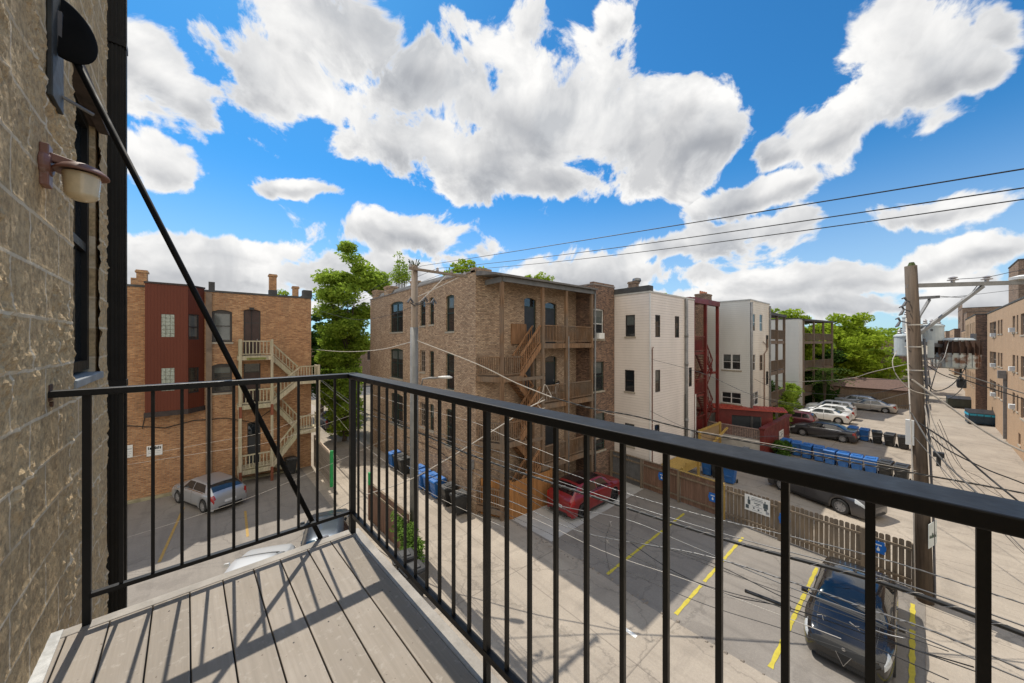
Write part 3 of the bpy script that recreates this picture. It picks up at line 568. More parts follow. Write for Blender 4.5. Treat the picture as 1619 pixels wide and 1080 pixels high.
part(lb, 'side_parapet', B_ORANGE, (4.7,5.06,28.4,41,12.1,12.32)); part(lb, 'corner_cap', TAR, (4.55,5.1,28.3,28.9,12.07,12.55))
x,_ = gp(215,1000); chimney(lb, -3.35, 28.75, 12.0, .42, .95, B_ORANGE, base=False); part(lb, 'parapet_step', B_ORANGE, (-3.75,-3.12,28.36,28.8,12.0,12.45)); chimney(lb, 2.85, 29.2, 12.0, .42, 1.55, B_ORANGE); chimney(lb, 4.3, 29.9, 12.1, .36, .85, B_ORANGE, base=False)
b = MB(); b.box(-.5,-.2,28.5,28.9,12.0,12.6); b.build('roof_vent', TAR, lb)
# oxblood bay
by = 27.45; f1 = Fr((-3.10,by),(-1.38,by)); f2 = Fr((-1.38,by),(-.68,28.34)); zb_, zt_ = 5.0, 12.1
bay = thing('bay', None, None); bay.parent = lb
o1 = [O(f1,255,497,276,533,'block',f='d'), O(f1,255,582,276,618,'block',f='d')]; o2 = [O(f2,298,497,315,537,'sash',blind=.9,sill=0), O(f2,298,581,315,621,'sash',sill=0)]
b = MB(); facade(b, f1, 0, f1.L, zb_, zt_, o1, rev=.06); facade(b, f2, 0, f2.L, zb_, zt_, o2, rev=.06); b.add([(-3.10,28.34,zb_),(-3.10,by,zb_),(-3.10,by,zt_),(-3.10,28.34,zt_)], [(0,1,2,3)])
b.build('bay_siding', S_RED, lb, fix=False)
for q in o1: window(lb, f1, q, .06)
for q in o2: window(lb, f2, q, .06)
b = MB(); pr = [(-3.14,28.345),(-3.14,by-.04),(-1.36,by-.04),(-.64,28.345)]
for z0, z1 in ((zb_-.28,zb_-.002),(zt_+.002,zt_+.1)): b.add([(x,y,z0) for x,y in pr]+[(x,y,z1) for x,y in pr], [(0,1,2,3),(4,5,6,7)]+[(i,(i+1)%4,(i+1)%4+4,i+4) for i in range(4)])
b.build('bay_trim', mat('dark_trim', (.04,.028,.025), .7, .3, 4), lb); bpy.data.objects.remove(bay)
b = MB(); b.box(-9,3.6,28.05,28.34,0,.12); b.build('kerb', mat('mossy_kerb', (.30,.27,.17), .9, .3, 4), lb)
b = MB(); P_ = [onfr(fr,u)[0] for u in (0,)] ; b.tube([(x, 28.30, z) for x, z in ((-4,4.3),(-2.4,3.9),(-1.2,4.15),(.3,4.1),(1.7,3.6),(2.8,4.4))], .025, 6); b.tube([(-3.3,28.3,4.0),(-3.05,28.3,5.6),(-3.05,28.3,8.4)], .02, 6); b.build('wall_cable', CABLEK, lb)
b = MB(); b.tube([(1.62,28.28,8.1),(1.62,28.28,11.0)], .02, 6); b.box(1.5,1.74,28.1,28.28,10.95,11.1); b.build('conduit', CABLEK, lb)

def text(par, s, size, loc, rot, m, align='CENTER', name='lettering'):
    c = bpy.data.curves.new('t', 'FONT'); c.body = s; c.size = size; c.align_x = align; c.align_y = 'CENTER'; c.extrude = .002
    o = bpy.data.objects.new('t', c); COL.objects.link(o); bpy.context.view_layer.update()
    me = bpy.data.meshes.new_from_object(o); bpy.data.objects.remove(o); me.materials.clear(); me.materials.append(m)
    q = bpy.data.objects.new(name, me); COL.objects.link(q); q.parent = par; q.location = loc; q.rotation_euler = rot; return q
def wallsign(label, fr, u0, v0, u1, v1, lines, e=-.03, face=WHITEP, ink=INK, cat='sign', name='sign', rz=None, blocks=()):
    a, b_, c, d = frect(fr,u0,v0,u1,v1); t = thing(name, label, cat, fr.P((a+b_)/2, c, e)); t.rotation_euler = (0,0,math.atan2(fr.d[1],fr.d[0])); w, h = b_-a, d-c
    m = MB(); m.box(-w/2,w/2,-.01,0,0,h); m.build('panel', face, t)
    for x0, x1, q0, q1, mm in blocks: k_ = MB(); k_.box(x0*w,x1*w,-.0125,-.0102,q0*h,q1*h); k_.build('printed_mark', mm, t)
    for s, sz, zz, xx in lines:
        q = text(t, s, sz*h, (xx*w, -.013, zz*h), (math.pi/2,0,0), ink); k = max(v.co.x for v in q.data.vertices)-min(v.co.x for v in q.data.vertices); q.scale = (min(1, .88*w/k), 1, 1)
    return t
FL = Fr(LP[0], LP[1])
INKG = mat('faded_ink', (.30,.31,.33), .7, .3, 30)
wallsign('small white warning sign with a black heading on the orange brick wall', fr, 232,704,257,720, [], blocks=[(-.42+.105*k, -.42+.105*k+(.085 if k % 3 else .06), .62, .90-(.06 if k % 2 else 0), INK) for k in range(8)]+[(-.4,.38,.40,.44,INKG),(-.4,.30,.25,.29,INKG)])
wallsign('white notice board at the left end of the orange brick wall', FL, 193,704,210,724, [], blocks=[(-.4,-.1,.7,.9,INKG),(0,.4,.66,.72,INKG),(-.4,.4,.46,.49,INKG),(-.4,.35,.3,.33,INKG),(-.4,.2,.16,.19,INKG)])

# railings and stairs for the wooden porches
def rail(mb, a, b, z0, z1, n, h=.9, p=.035, bot=.12, top=(.07,.06), z1b=None):
    """a,b ground points with floor heights z0 at a and z1 at b"""
    A_ = Vector((a[0],a[1],z0)); B_ = Vector((b[0],b[1],z1)); up = Vector((0,0,1))
    mb.bar(A_+up*(h-.03), B_+up*(h-.03), top[0], top[1]); mb.bar(A_+up*bot, B_+up*bot, .05, .05)
    for k in range(n):
        q = A_.lerp(B_, (k+.5)/n); mb.bar(q+up*(bot+.03), q+up*(h-.061), p, p*.8, up=(B_-A_).normalized())
def stair(mb, x0, x1, ya, yb, z0, z1, n):
    for k in range(n):
        t = k/n; x = x0+(x1-x0)*(k+.5)/n; z = z0+(z1-z0)*(k+1)/n; w = abs(x1-x0)/n*.55; mb.box(x-w,x+w,ya+.05,yb-.05,z-.04,z)
    for y in (ya, yb-.045): mb.bar((x0,y+.022,z0-.06),(x1,y+.022,z1-.06),.045,.26)
pz = [8.0, 4.97, .95]; lz = [6.3, 2.95]; X0, X1, X2, X3 = 2.0, 3.42, 4.75, 6.0; YF, YB = 26.95, 28.3
X0 = onfr(Fr((-9,YF),(9,YF)),380)[0]-9; X1 = onfr(Fr((-9,YF),(9,YF)),430)[0]-9; X2 = onfr(Fr((-9,YF),(9,YF)),474)[0]-9; X3 = onfr(Fr((-9,YF),(9,YF)),504)[0]-9
po = thing('wooden_porch', 'weathered grey wooden porch and switchback stairs on the orange brick building', 'porch', (0,0,0))
for z in pz:
    b = MB(); b.box(X0-.1,X1+.05,YF,YB,z-.06,z); b.box(X0-.1,X1+.05,YF-.03,YF-.001,z-.26,z-.02); b.box(X0-.13,X0-.101,YF,YB,z-.26,z-.02); b.build('platform', W_GREY, po)
    b = MB(); rail(b,(X0,YF+.02),(X1,YF+.02),z,z,9,.95,.055,top=(.1,.07)); rail(b,(X0,YF+.1),(X0,YB),z,z,7,.95,.05); b.build('railing', W_GREY, po)
for z in lz:
    b = MB(); b.box(X2-.1,X3+.1,YF,YB+.05,z-.06,z); b.box(X2-.1,X3+.1,YF-.03,YF-.001,z-.26,z-.02); b.build('platform', W_GREY, po)
    b = MB(); rail(b,(X2,YF+.02),(X3,YF+.02),z,z,7,.95,.055,top=(.1,.07)); rail(b,(X3,YF+.1),(X3,YB),z,z,7,.95,.05); b.build('railing', W_GREY, po)
ym = (YF+YB)/2
for k, z in enumerate(lz):
    b = MB(); stair(b, X1, X2, ym+.03, YB, pz[k], z, 9); b.build('stairs', W_GREY, po); b = MB(); rail(b,(X1,ym+.06),(X2,ym+.06),pz[k],z,8,.9,.05,.25,top=(.09,.08)); b.build('railing', W_GREY, po)
    b = MB(); stair(b, X2, X1, YF, ym-.03, z, pz[k+1], 9 if k == 0 else 10); b.build('stairs', W_GREY, po); b = MB(); rail(b,(X2,YF+.02),(X1,YF+.02),z,pz[k+1],8,.9,.05,.25,top=(.09,.08)); b.build('railing', W_GREY, po)
b = MB(); stair(b, X1, X2, ym+.03, YB, pz[2], .02, 5); b.build('stairs', W_GREY, po)
REDO = wood('rusty_red_post', (.20,.07,.04), .3)
for x, zt2 in ((X0,9.05),(X0,9.0),(X1,9.05),(X3,7.3)):
    for y in (YF,) if zt2 != 9.0 else (YB-.1,): b = MB(); b.box(x-.07,x+.07,y-.06,y+.06,.0,zt2); b.build('post', W_GREY, po)
for x in (X0, X1):
    for z0, z1 in ((0.0,.9),(4.2,4.9)): b = MB(); b.box(x-.074,x+.074,YF-.064,YF+.064,z0,z1); b.build('painted_post_section', REDO, po)
part(po, 'green_moss_beam', mat('mossy_wood', (.16,.17,.05), .9, .4, 6), (X0+.3,X1-.3,YF-.034,YF-.03,pz[0]-.24,pz[0]-.1))
# ------------------------------------------------------------------ centre tan brick building, footprint counter-clockwise
CP = [(10.1,31.2),(10.1,14.9),(18.1,14.9),(18.1,13.5),(20.4,13.5),(20.4,31.2)]
fw = Fr(CP[0],CP[1]); fs_ = Fr(CP[1],CP[2]); fe = Fr(CP[3],CP[4])
ops = {0: [O(fw,617,477,637,525,'twin',arch=.12,f='g'), O(fw,617,551,637,598,'twin',arch=.12,f='g',blind=.35), O(fw,618,622,637,673,'twin',arch=.12,f='g'),
           O(fw,664,474,672.5,515,'sash',arch=.06,f='g'), O(fw,679,470,686,513,'sash',arch=.06,f='g'), O(fw,705,466,718,524,'sash',arch=.1,f='g',blind=.35),
           O(fw,664,553,672.5,588,'grid',arch=.06,f='t'), O(fw,679,555,686,596,'sash',arch=.06,f='g'), O(fw,705,558,718,616,'sash',arch=.1,f='g'),
           O(fw,664,636,672.5,675,'grid',arch=.06,f='t'), O(fw,679,639,686,681,'sash',arch=.06,f='g',blind=.5), O(fw,705,647,718,706,'sash',arch=.1,f='g')],
       1: [(*frect(fs_,829,465,848,533)[:2],8.8,11.45,'door',{'f':'g','leaf':'k','arch':.1}), (*frect(fs_,862,471,880,533)[:2],8.8,11.3,'door',{'f':'g','leaf':'k','arch':.1}),
           (*frect(fs_,829,465,848,533)[:2],5.45,8.0,'door',{'f':'g','leaf':'k','arch':.1}), (*frect(fs_,862,471,880,533)[:2],5.45,8.0,'door',{'f':'g','leaf':'k','arch':.1}),
           (*frect(fs_,862,471,880,533)[:2],2.1,4.6,'door',{'f':'g','leaf':'k','arch':.1})],
       3: [O(fe,938,488,955,536,'sash',f='w',arch=.05,ac=1,blind=.5), O(fe,938,572,955,618,'sash',f='g',blind=.4), O(fe,940,653,957,690,'sash',f='g',blind=.6), O(fe,940,694,957,712,'sash',f='g')]}
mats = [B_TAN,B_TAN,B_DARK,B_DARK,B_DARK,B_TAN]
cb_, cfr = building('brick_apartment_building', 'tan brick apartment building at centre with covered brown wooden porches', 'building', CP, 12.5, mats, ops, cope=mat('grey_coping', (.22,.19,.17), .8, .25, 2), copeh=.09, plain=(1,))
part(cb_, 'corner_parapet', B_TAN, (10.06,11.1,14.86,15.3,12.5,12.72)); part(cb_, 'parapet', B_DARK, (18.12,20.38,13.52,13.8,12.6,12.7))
b = MB(); b.hexa([(10.3,16,12.6),(20,16,12.6),(20,30,12.6),(10.3,30,12.6),(10.6,18,12.95),(19.8,18,12.75),(19.8,30,12.9),(10.6,30,13.0)]); b.build('roof_slope', TAR, cb_)
for v, u, w in ((0,597,.7),(0,617,.75),(0,656,.5)):
    y = rayxy(u)[1]/rayxy(u)[0]*10.5; chimney(cb_, 10.55, min(y,30.8), 12.55, w, .75 if w > .6 else .6, B_TAN, base=False, d=w*1.2)
part(cb_, 'roof_hatch', TAR, (12.5,14.0,17,18.5,12.7,13.1))
MILK = STONE
# rear porch
pb = thing('wooden_porch', 'brown stained three storey wooden porch with stairs on the tan brick building', 'porch', (0,0,0))
PW0, PW1, PY = 10.75, 18.05, 13.55; DX = 13.55; dl = [8.8,5.45,2.1]; ll = [7.12,3.8]
b = MB(); b.hexa([(10.1,13.2,12.12),(18.2,13.2,12.12),(18.2,14.88,12.3),(10.1,14.88,12.3),(10.1,13.2,12.22),(18.2,13.2,12.22),(18.2,14.88,12.56),(10.1,14.88,12.56)]); b.build('porch_roof', mat('roof_edge', (.14,.13,.12), .8, .3, 3), pb)
b = MB(); b.box(10.75,18.15,13.42,13.5,11.88,12.118); b.box(10.66,10.745,13.5,14.88,11.85,12.118); b.build('roof_beam', mat('grey_fascia', (.15,.15,.15), .7, .2, 2), pb)
for x in (PW0, DX+.05, 15.55, PW1-.1):
    b = MB(); b.box(x-.08,x+.08,PY-.08,PY+.08,0,11.88); b.build('post', W_BROWN, pb)
b = MB(); b.box(DX-.08,DX+.08,14.2,14.36,0,8.8); b.build('post', W_BROWN, pb)
for z in dl:
    b = MB(); b.box(DX,PW1,PY-.05,14.88,z-.06,z); b.box(DX,PW1,PY-.1,PY-.051,z-.28,z-.03); b.box(DX-.05,DX-.001,PY-.05,14.88,z-.28,z-.0); b.build('platform', W_BROWN, pb)
    b = MB(); n = 15; rail(b,(DX+.12,PY-.02),(15.45,PY-.02),z,z,n,1.02,.05,top=(.09,.06)); rail(b,(15.62,PY-.02),(PW1-.2,PY-.02),z,z,18,1.02,.05,top=(.09,.06)); b.build('railing', W_BROWN, pb)
for z in ll+[.5]:
    b = MB(); b.add([(10.15,14.85,z-.06),(PW0,PY-.05,z-.06),(12.0,PY-.05,z-.06),(12.0,14.85,z-.06),(10.15,14.85,z),(PW0,PY-.05,z),(12.0,PY-.05,z),(12.0,14.85,z)], [(0,1,2,3),(4,5,6,7),(0,1,5,4),(1,2,6,5),(2,3,7,6),(3,0,4,7)])
    b.box(PW0,12.0,PY-.1,PY-.051,z-.26,z-.0); b.bar((10.12,14.85,z-.13),(PW0-.04,PY-.06,z-.13),.05,.26); b.box(12.001,DX-.05,PY-.1,PY-.03,z-.26,z-.10); b.build('platform', W_BROWN, pb)
    b = MB(); rail(b,(PW0+.1,PY-.02),(11.95,PY-.02),z,z,8,1.02,.05,top=(.09,.06)); rail(b,(10.14,14.8),(PW0-.06,PY+.05),z,z,10,1.02,.05,top=(.09,.06)); b.build('railing', W_BROWN, pb)
W_STAIR = wood('stair_wood', (.26,.14,.072), .4)
for k in range(3):
    zl = (ll+[.5])[k]
    b = MB(); stair(b, 12.0, DX, PY, 14.15, zl, dl[k], 8); b.build('stairs', W_STAIR, pb)
    b = MB(); rail(b,(12.0,PY+.02),(DX-.1,PY+.02),zl+.05,dl[k],9,1.0,.055,.2,top=(.1,.09)); b.build('railing', W_STAIR, pb)
    b = MB(); rail(b,(12.0,14.18),(DX-.1,14.18),zl+.05,dl[k],9,1.0,.05,.2,top=(.09,.08)); b.build('railing', W_STAIR, pb)
    if k < 2:
        b = MB(); stair(b, 12.0, DX, 14.2, 14.85, zl, dl[k+1], 8); b.build('stairs', W_STAIR, pb); b = MB(); rail(b,(12.0,14.22),(DX,14.22),zl,dl[k+1],8,.95,.05,.2,top=(.09,.08)); b.build('railing', W_STAIR, pb)
b = MB(); b.box(12.45,DX,14.80,14.87,8.75,9.9); b.build('stair_screen', W_STAIR, pb)
b = MB(); b.tube([(PW1+.12,13.42,.1),(PW1+.12,13.42,12.1)], .055, 10); b.build('downspout', STEEL, pb, smooth=True)
b = MB(); b.tube([(15.5,13.3,0.2),(15.5,13.3,9.2)], .03, 8); b.build('conduit', STEEL, pb, smooth=True)
def chair(label, x, y, z, rz, m):
    t = thing('patio_chair', label, 'chair', (x,y,z), rz)
    part(t, 'seat', m, (-.27,.27,-.27,.27,.40,.45)); b = MB(); b.bar((0,.25,.45),(0,.33,.98),.54,.04,up=(0,1,0)); b.build('backrest', m, t)
    for sx in (-.25,.25):
        for sy in (-.25,.25): b = MB(); b.bar((sx,sy,0),(sx*.96,sy*.96,.40),.04,.04); b.build('leg', m, t)
chair('dark patio chair on the middle deck of the brown porch', 16.1, 14.3, 5.45, .4, METAL_BLK); chair('pale patio chair beside the door on the middle deck', 15.1, 14.25, 5.45, 3.6, WHITEP)
t = thing('flower_pot', 'orange pot on the lowest deck of the brown porch', 'flower pot', (15.0,13.75,2.1)); b = MB(); b.lathe([(.0,0),(.15,0),(.2,.35),(.17,.36),(.0,.34)], n=14, cap=False); b.build('pot', mat('orange_glaze', (.65,.22,.02), .4, .1, 5), t, smooth=True); b = MB(); b.lathe([(.16,.3),(.16,.32)], n=10); b.build('soil', TAR, t)
# cedar fence round the porch foot
def planks(mb, a, b_, h, pw=.14, gap=0., th=.025, dog=False, z=0., jit=.02, rng=random.Random(3)):
    a = Vector((*a,0)); b_ = Vector((*b_,0)); n = int((b_-a).length/(pw+gap)); d = (b_-a).normalized(); nn = Vector((-d.y,d.x,0))*th/2
    for k in range(n):
        q = a + (b_-a)*(k/n); r = q + d*pw; hh = h+rng.uniform(-jit,jit); tl = rng.uniform(-.01,.01)
        lo = Vector((0,0,z)); hi = Vector((0,0,z+hh))+d*tl; c = .03 if dog else 0
        if dog: mb.add([q-nn+lo,r-nn+lo,r-nn+hi-Vector((0,0,c*1.2)),r-nn+hi-d*c,q-nn+hi+d*c,q-nn+hi-Vector((0,0,c*1.2)),q+nn+lo,r+nn+lo,r+nn+hi-Vector((0,0,c*1.2)),r+nn+hi-d*c,q+nn+hi+d*c,q+nn+hi-Vector((0,0,c*1.2))],
            [(5,4,3,2,1,0),(6,7,8,9,10,11)]+[(i,(i+1)%6,(i+1)%6+6,i+6) for i in range(6)])
        else: mb.hexa([q-nn+lo,r-nn+lo,r+nn+lo,q+nn+lo,q-nn+hi,r-nn+hi,r+nn+hi,q+nn+hi])
cf = thing('wooden_fence', 'orange cedar plank fence around the foot of the brown porch', 'fence', (0,0,0))
b = MB(); planks(b,(10.35,14.8),(11.15,13.35),1.85,.14,.002); b.build('plank_panel', W_ORANGE, cf); b = MB(); planks(b,(11.2,13.33),(14.0,13.25),1.85,.14,.002); b.build('plank_panel', W_ORANGE, cf)
for x, y in ((11.17,13.36),(14.05,13.3)): b = MB(); b.box(x-.05,x+.05,y-.02,y+.08,0,1.95); b.build('post', W_ORANGE, cf)
b = MB(); b.tube([(10.02,15.15,1.2),(10.02,15.15,2.6)], .03, 6); b.box(9.9,10.09,15.0,15.3,2.3,2.75); b.build('meter_box', STEEL, cb_)
b = MB(); b.tube([(10.04,30.5,3.2),(10.04,22,2.9),(10.04,18,3.15),(10.04,15.2,2.9)], .025, 6); b.tube([(10.05,24,2.2),(10.05,19,2.4),(10.05,16,2.0)], .018, 6); b.build('wall_cable', CABLEK, cb_)
# ------------------------------------------------------------------ white sided building behind the fence
WP = [(20.42,24),(20.42,11.0),(26.9,11.0),(26.9,24)]
f0 = Fr(WP[0],WP[1]); f1 = Fr(WP[1],WP[2])
ops = {0: [O(f0,989,498,1004,532,'sash',blind=.45), O(f0,988,585,1003,619,'sash'), O(f0,988,670,1003,705,'sash',blind=.3)],
       1: [O(f1,1036,498,1044,533,'sash',sill=0), O(f1,1067,500,1074,534,'sash',sill=0), O(f1,1036,585,1044,620,'sash',sill=0,blind=.6), O(f1,1089,581,1094,611,'sash',sill=0), O(f1,1035,671,1043,690,'sash',sill=0)]}
wb, _ = building('sided_apartment_building', 'pinkish white sided three storey building right of the tan brick one', 'building', WP, 11.95, S_WHITE, ops, cope=mat('white_gutter', (.5,.49,.46), .6, .15, 3), copeh=.10, rev=.05, wmats=None)
part(wb, 'roof_edge', TAR, (20.36,20.9,11.02,13.5,12.052,12.4)); part(wb, 'corner_trim', WFRAME, (20.38,20.48,10.95,10.999,0,11.9))
b = MB(); x = 20.42+onfr(f1,1083)[0]; b.tube([(x,10.9,0),(x,10.9,11.9)], .11, 12); 
for z in (3.2,7.2,9.2): b.tube([(x,10.9,z),(x,10.9,z+.25)], .13, 12)
b.build('vent_pipe', STEEL, wb, smooth=True); x = 20.42+onfr(f1,1029)[0]; b = MB(); b.tube([(x,10.9,0),(x,10.9,8.4),(x+.1,10.9,8.55)], .035, 8); b.build('conduit', mat('rusty_pipe', (.14,.07,.05), .8, .3, 6), wb)
part(wb, 'back_door', WHITEP, (26.15,26.7,10.95,10.996,0,2.4)); b = MB(); b.tube([(25.2,10.93,0),(25.2,10.93,5.2)], .02, 6); b.build('cable_drop', CABLEK, wb)
xa = onfr(Fr((20.4,14),(40,14)),1005)[0]+20.4; chimney(wb, xa-.3, 14, 12.0, .55, 1.35, B_CHIM, base=False); c = chimney(wb, xa+.9, 14.5, 12.0, 1.1, 1.1, B_CHIM, base=False, d=.8)
b = MB(); b.tube([(xa+1.0,14.5,13.0),(xa+1.0,14.5,13.5)], .12, 10); b.lathe([(.26,0),(.34,.12),(.3,.3),(.12,.36)], (xa+1.0,14.5,13.5), n=14); b.build('turbine_vent', mat('dull_metal', (.2,.2,.2), .4, .2, 6, metal=.8), wb)
# red steel porch between the two sided buildings
BKC = building('brick_rear_wall', 'brown brick building behind the red steel stairs', 'building', [(26.95,13.0),(33.85,13.0),(33.85,24),(26.95,24)], 12.3, B_DARK, {0: [(1.2,2.1,8.5,10.7,'door',{'f':'d','leaf':'k'}),(3.6,4.6,5.6,7.4,'sash',{}),(1.2,2.1,5.3,7.4,'door',{'f':'d','leaf':'k'})]})[0]
xa = onfr(Fr((20.4,15),(60,15)),1112)[0]+20.4; chimney(BKC, xa, 15, 12.3, 1.75, 1.55, B_CHIM, pots=4, base=False, d=1.0); part(BKC, 'parapet_block', B_CHIM, (xa+.9,xa+2.6,14.5,15.4,12.35,13.0))
rp = thing('red_porch', 'red steel frame porch and stairs squeezed between two sided buildings', 'porch', (0,0,0))
xs = [27.05,29.3,31.75]
for x in xs: b = MB(); b.box(x-.1,x+.1,11.05,11.25,0,12.0); b.build('post', RED, rp)
b = MB(); b.box(26.95,31.9,11.0,11.3,11.8,12.2); b.box(26.95,31.9,11.31,13.0,12.1,12.25); b.build('roof_beam', RED, rp)
for z in (8.1,4.85,2.0):
    b = MB(); b.box(27.0,29.55,11.2,12.95,z-.2,z); b.build('platform', RED, rp); b = MB(); rail(b,(27.1,11.15),(29.2,11.15),z,z,12,1.2,.03); b.box(27.2,28.9,11.2,11.22,z+.1,z+.9); b.build('railing', RED, rp)
for z0, z1 in ((8.1,6.4),(4.85,6.4),(4.85,3.2),(2.0,3.2)):
    b = MB(); stair(b,29.5,31.0,11.3 if z1 < z0 else 12.1,12.0 if z1 < z0 else 12.9,z0,z1,8); b.build('stairs', RED, rp); b = MB(); rail(b,(29.5,11.25),(31.0,11.25),z0,z1,5,1.0,.04,.15); b.build('railing', RED, rp)
for z in (6.4,3.2): b = MB(); b.box(30.9,31.8,11.2,12.95,z-.15,z); b.build('platform', RED, rp)
b = MB(); b.tube([(27.02,10.96,0),(27.02,10.96,5.0)], .04, 8); b.build('white_pipe', WHITEP, rp)
# cream sided building
EP = [(33.9,24),(33.9,9.4),(39.5,9.4),(39.5,24)]; f0 = Fr(EP[0],EP[1]); f1 = Fr(EP[1],EP[2])
ops = {0: [O(f0,1142,559,1172,585,'twin',f='w',t=.09,blind=.4), O(f0,1141,620,1172,638,'twin',f='w')],
       1: [O(f1,1190,496,1194.5,524,'sash',f='w',sill=0), O(f1,1201,497,1206,524,'sash',f='w',sill=0), O(f1,1190,560,1194.5,586,'sash',f='w',sill=0), O(f1,1201,561,1206,586,'sash',f='t',sill=0), O(f1,1211,530,1215,550,'sash',f='d',sill=0), O(f1,1211,587,1215,608,'sash',f='d',sill=0), O(f1,1186.5,620,1199,641,'twin',f='w',sill=0)]}
eb, _ = building('sided_apartment_building', 'cream sided building to the right of the red steel stairs', 'building', EP, 12.35, [S_GREY,S_CREAM,S_CREAM,S_CREAM], ops, cope=mat('pale_flashing', (.42,.43,.42), .6, .15, 3), copeh=.1, rev=.05)
b = MB(); b.tube([(33.95,9.3,0),(33.95,9.3,12.2)], .09, 8); b.tube([(39.3,9.3,0),(39.3,9.3,12.2)], .07, 8); b.build('downspout', STEEL, eb, smooth=True)
b = MB(); b.tube([(37.6,9.33,1),(37.6,9.33,7.8),(38.4,9.33,8.1),(38.5,9.33,9.1)], .05, 6); b.tube([(37.2,9.33,8.9),(38.8,9.33,8.4)], .03, 6); b.build('conduit', mat('pipe_brown', (.2,.13,.09), .7, .2, 6), eb)
# further porches
def bigporch(label, fr, L_, levels, top, depth, m, roofm, bays=3, slant=False):
    t = thing('wooden_porch', label, 'porch', (0,0,0)); P = fr.P
    for k in range(bays+1):
        s = L_*k/bays
        for e in (0, depth): b = MB(); b.fbox(fr, s-.1, s+.1, 0, top, e-.1, e+.1); b.build('post', m, t)
    for z in levels:
        b = MB(); b.fbox(fr, 0, L_, z-.35, z, -.05, depth); b.build('platform', m, t); b = MB(); rail(b, P(0,0,-.02)[:2], P(L_,0,-.02)[:2], z, z, int(L_*4), 1.05, .06); rail(b, P(0,0,0)[:2], P(0,0,depth)[:2], z, z, int(depth*4), 1.05, .06); b.build('railing', m, t)
    b = MB(); b.fbox(fr, -.15, L_+.15, top, top+.25, -.2, depth+.1); b.build('porch_roof', roofm, t)
    for k in range(len(levels)-1):
        b = MB(); b.bar(P(L_*.15,levels[k],depth*.6), P(L_*.55,levels[k+1],depth*.6), .9, .2); b.build('stairs', m, t)
    return t
W_DARK = wood('dark_old_wood', (.17,.125,.09), .3, grey=(.16,.15,.14), greyk=.5)
fr = Fr((39.6,9.5),(45.3,9.5)); bigporch('narrow weathered wooden porch between cream building and pale wall', fr, 5.6, [9.0,6.0,3.0], 11.4, 1.8, W_DARK, TAR, 2)
building('brick_rear_wall', 'brick rear building behind the narrow weathered porch', 'building', [(39.55,11.4),(45.4,11.4),(45.4,22),(39.55,22)], 11.7, B_CHIM, {0: [(1,1.9,9,11,'door',{'leaf':'k'}),(3,4,9.6,11,'sash',{}),(1,1.9,6,8.1,'door',{'leaf':'k'})]})
building('sided_apartment_building', 'pale sided narrow wall beside the far three level porch', 'building', [(56.9,26),(56.9,10.45),(59.1,10.45),(59.1,26)], 11.8, S_GREY, {}, cope=TAR)
bigporch('far three level open wooden porch left of the green tree', Fr((59.25,10.4),(73,8.3)), 10.2, [8.95,5.3,2.0], 11.65, 3.5, W_DARK, TAR, 3)
building('brick_rear_wall', 'dark rear building behind the far three level porch', 'building', [(59.4,14.6),(67.5,13.6),(67.5,26),(59.4,26)], 11.2, B_CHIM, {0: [(1,2,8.9,11-.5,'door',{'leaf':'k'}),(4,5.2,9.2,10.5,'sash',{}),(7,8,5.9,8,'door',{'leaf':'k'})]})
# yard of the red building: lattice screen, red wall, shed
ry = thing('walled_yard', 'red walled yard with grey block base and lattice screen', 'yard wall', (0,0,0))
part(ry, 'block_wall', mat('pale_block', (.40,.38,.35), .8, .15, 2), (31.1,31.3,8.0,13.0,0,1.45)); part(ry, 'red_wall', RED, (31.35,38.7,7.75,7.95,0,2.25)); part(ry, 'post', RED, (31.05,31.34,7.72,7.99,0,2.3))
b = MB(); b.box(31.05,39.2,7.66,8.06,2.26,2.40); b.build('red_coping', RED, ry)
b = MB()
for k in range(44):
    y = 8.0+k*.115; b.box(31.17,31.185,y,y+.045,1.47,2.2)
for k in range(7): b.box(31.19,31.205,8.0,13.0,1.5+k*.11,1.545+k*.11)
b.box(31.13,31.25,8.0,13.0,2.205,2.28); b.build('lattice', mat('rust_grey_lattice', (.28,.20,.17), .8, .3, 6), ry)
sh = thing('red_shed', 'red shed with ridged roof and dark opening at the back of the yard', 'shed', (0,0,0))
SA, SB, SC_, SD = Vector((32.35,11.7,0)), Vector((34.6,7.05,0)), Vector((35.5,7.5,0)), Vector((33.25,12.15,0)); rm = mat('red_metal_roof', (.34,.05,.032), .5, .2, 3)
SU = lambda p, z: (p.x, p.y, z)
b = MB(); b.hexa([SU(SA,3.2),SU(SB,3.2),SU(SC_,3.36),SU(SD,3.36),SU(SA,3.3),SU(SB,3.3),SU(SC_,3.46),SU(SD,3.46)])
for k in range(24): t_ = (k+.5)/24; p, q = SA.lerp(SB,t_), SD.lerp(SC_,t_); b.bar(SU(p,3.31),SU(q,3.47),.05,.04)
b.build('ridged_roof', rm, sh)
fS = Fr((32.6,11.6),(34.45,7.98)); b = MB(); b.fbox(fS,0,1.2,0,3.18,0,.12); b.fbox(fS,3.3,fS.L,0,3.18,0,.12); b.fbox(fS,1.2,3.3,2.7,3.18,0,.12); b.build('wall', RED, sh)
b = MB(); b.fbox(fS,1.21,3.29,0,2.69,.14,.2); b.build('opening_shade', DOORG, sh)  # dark panel stands in for the shade inside the shed opening
wallsign('white notice on the red yard wall', Fr((31.35,7.75),(38.7,7.75)), 1231,680,1238,693, [], blocks=[(-.3,.3,.7,.8,INKG),(-.1,.3,.4,.6,INKG),(-.3,.1,.3,.38,INKG)])
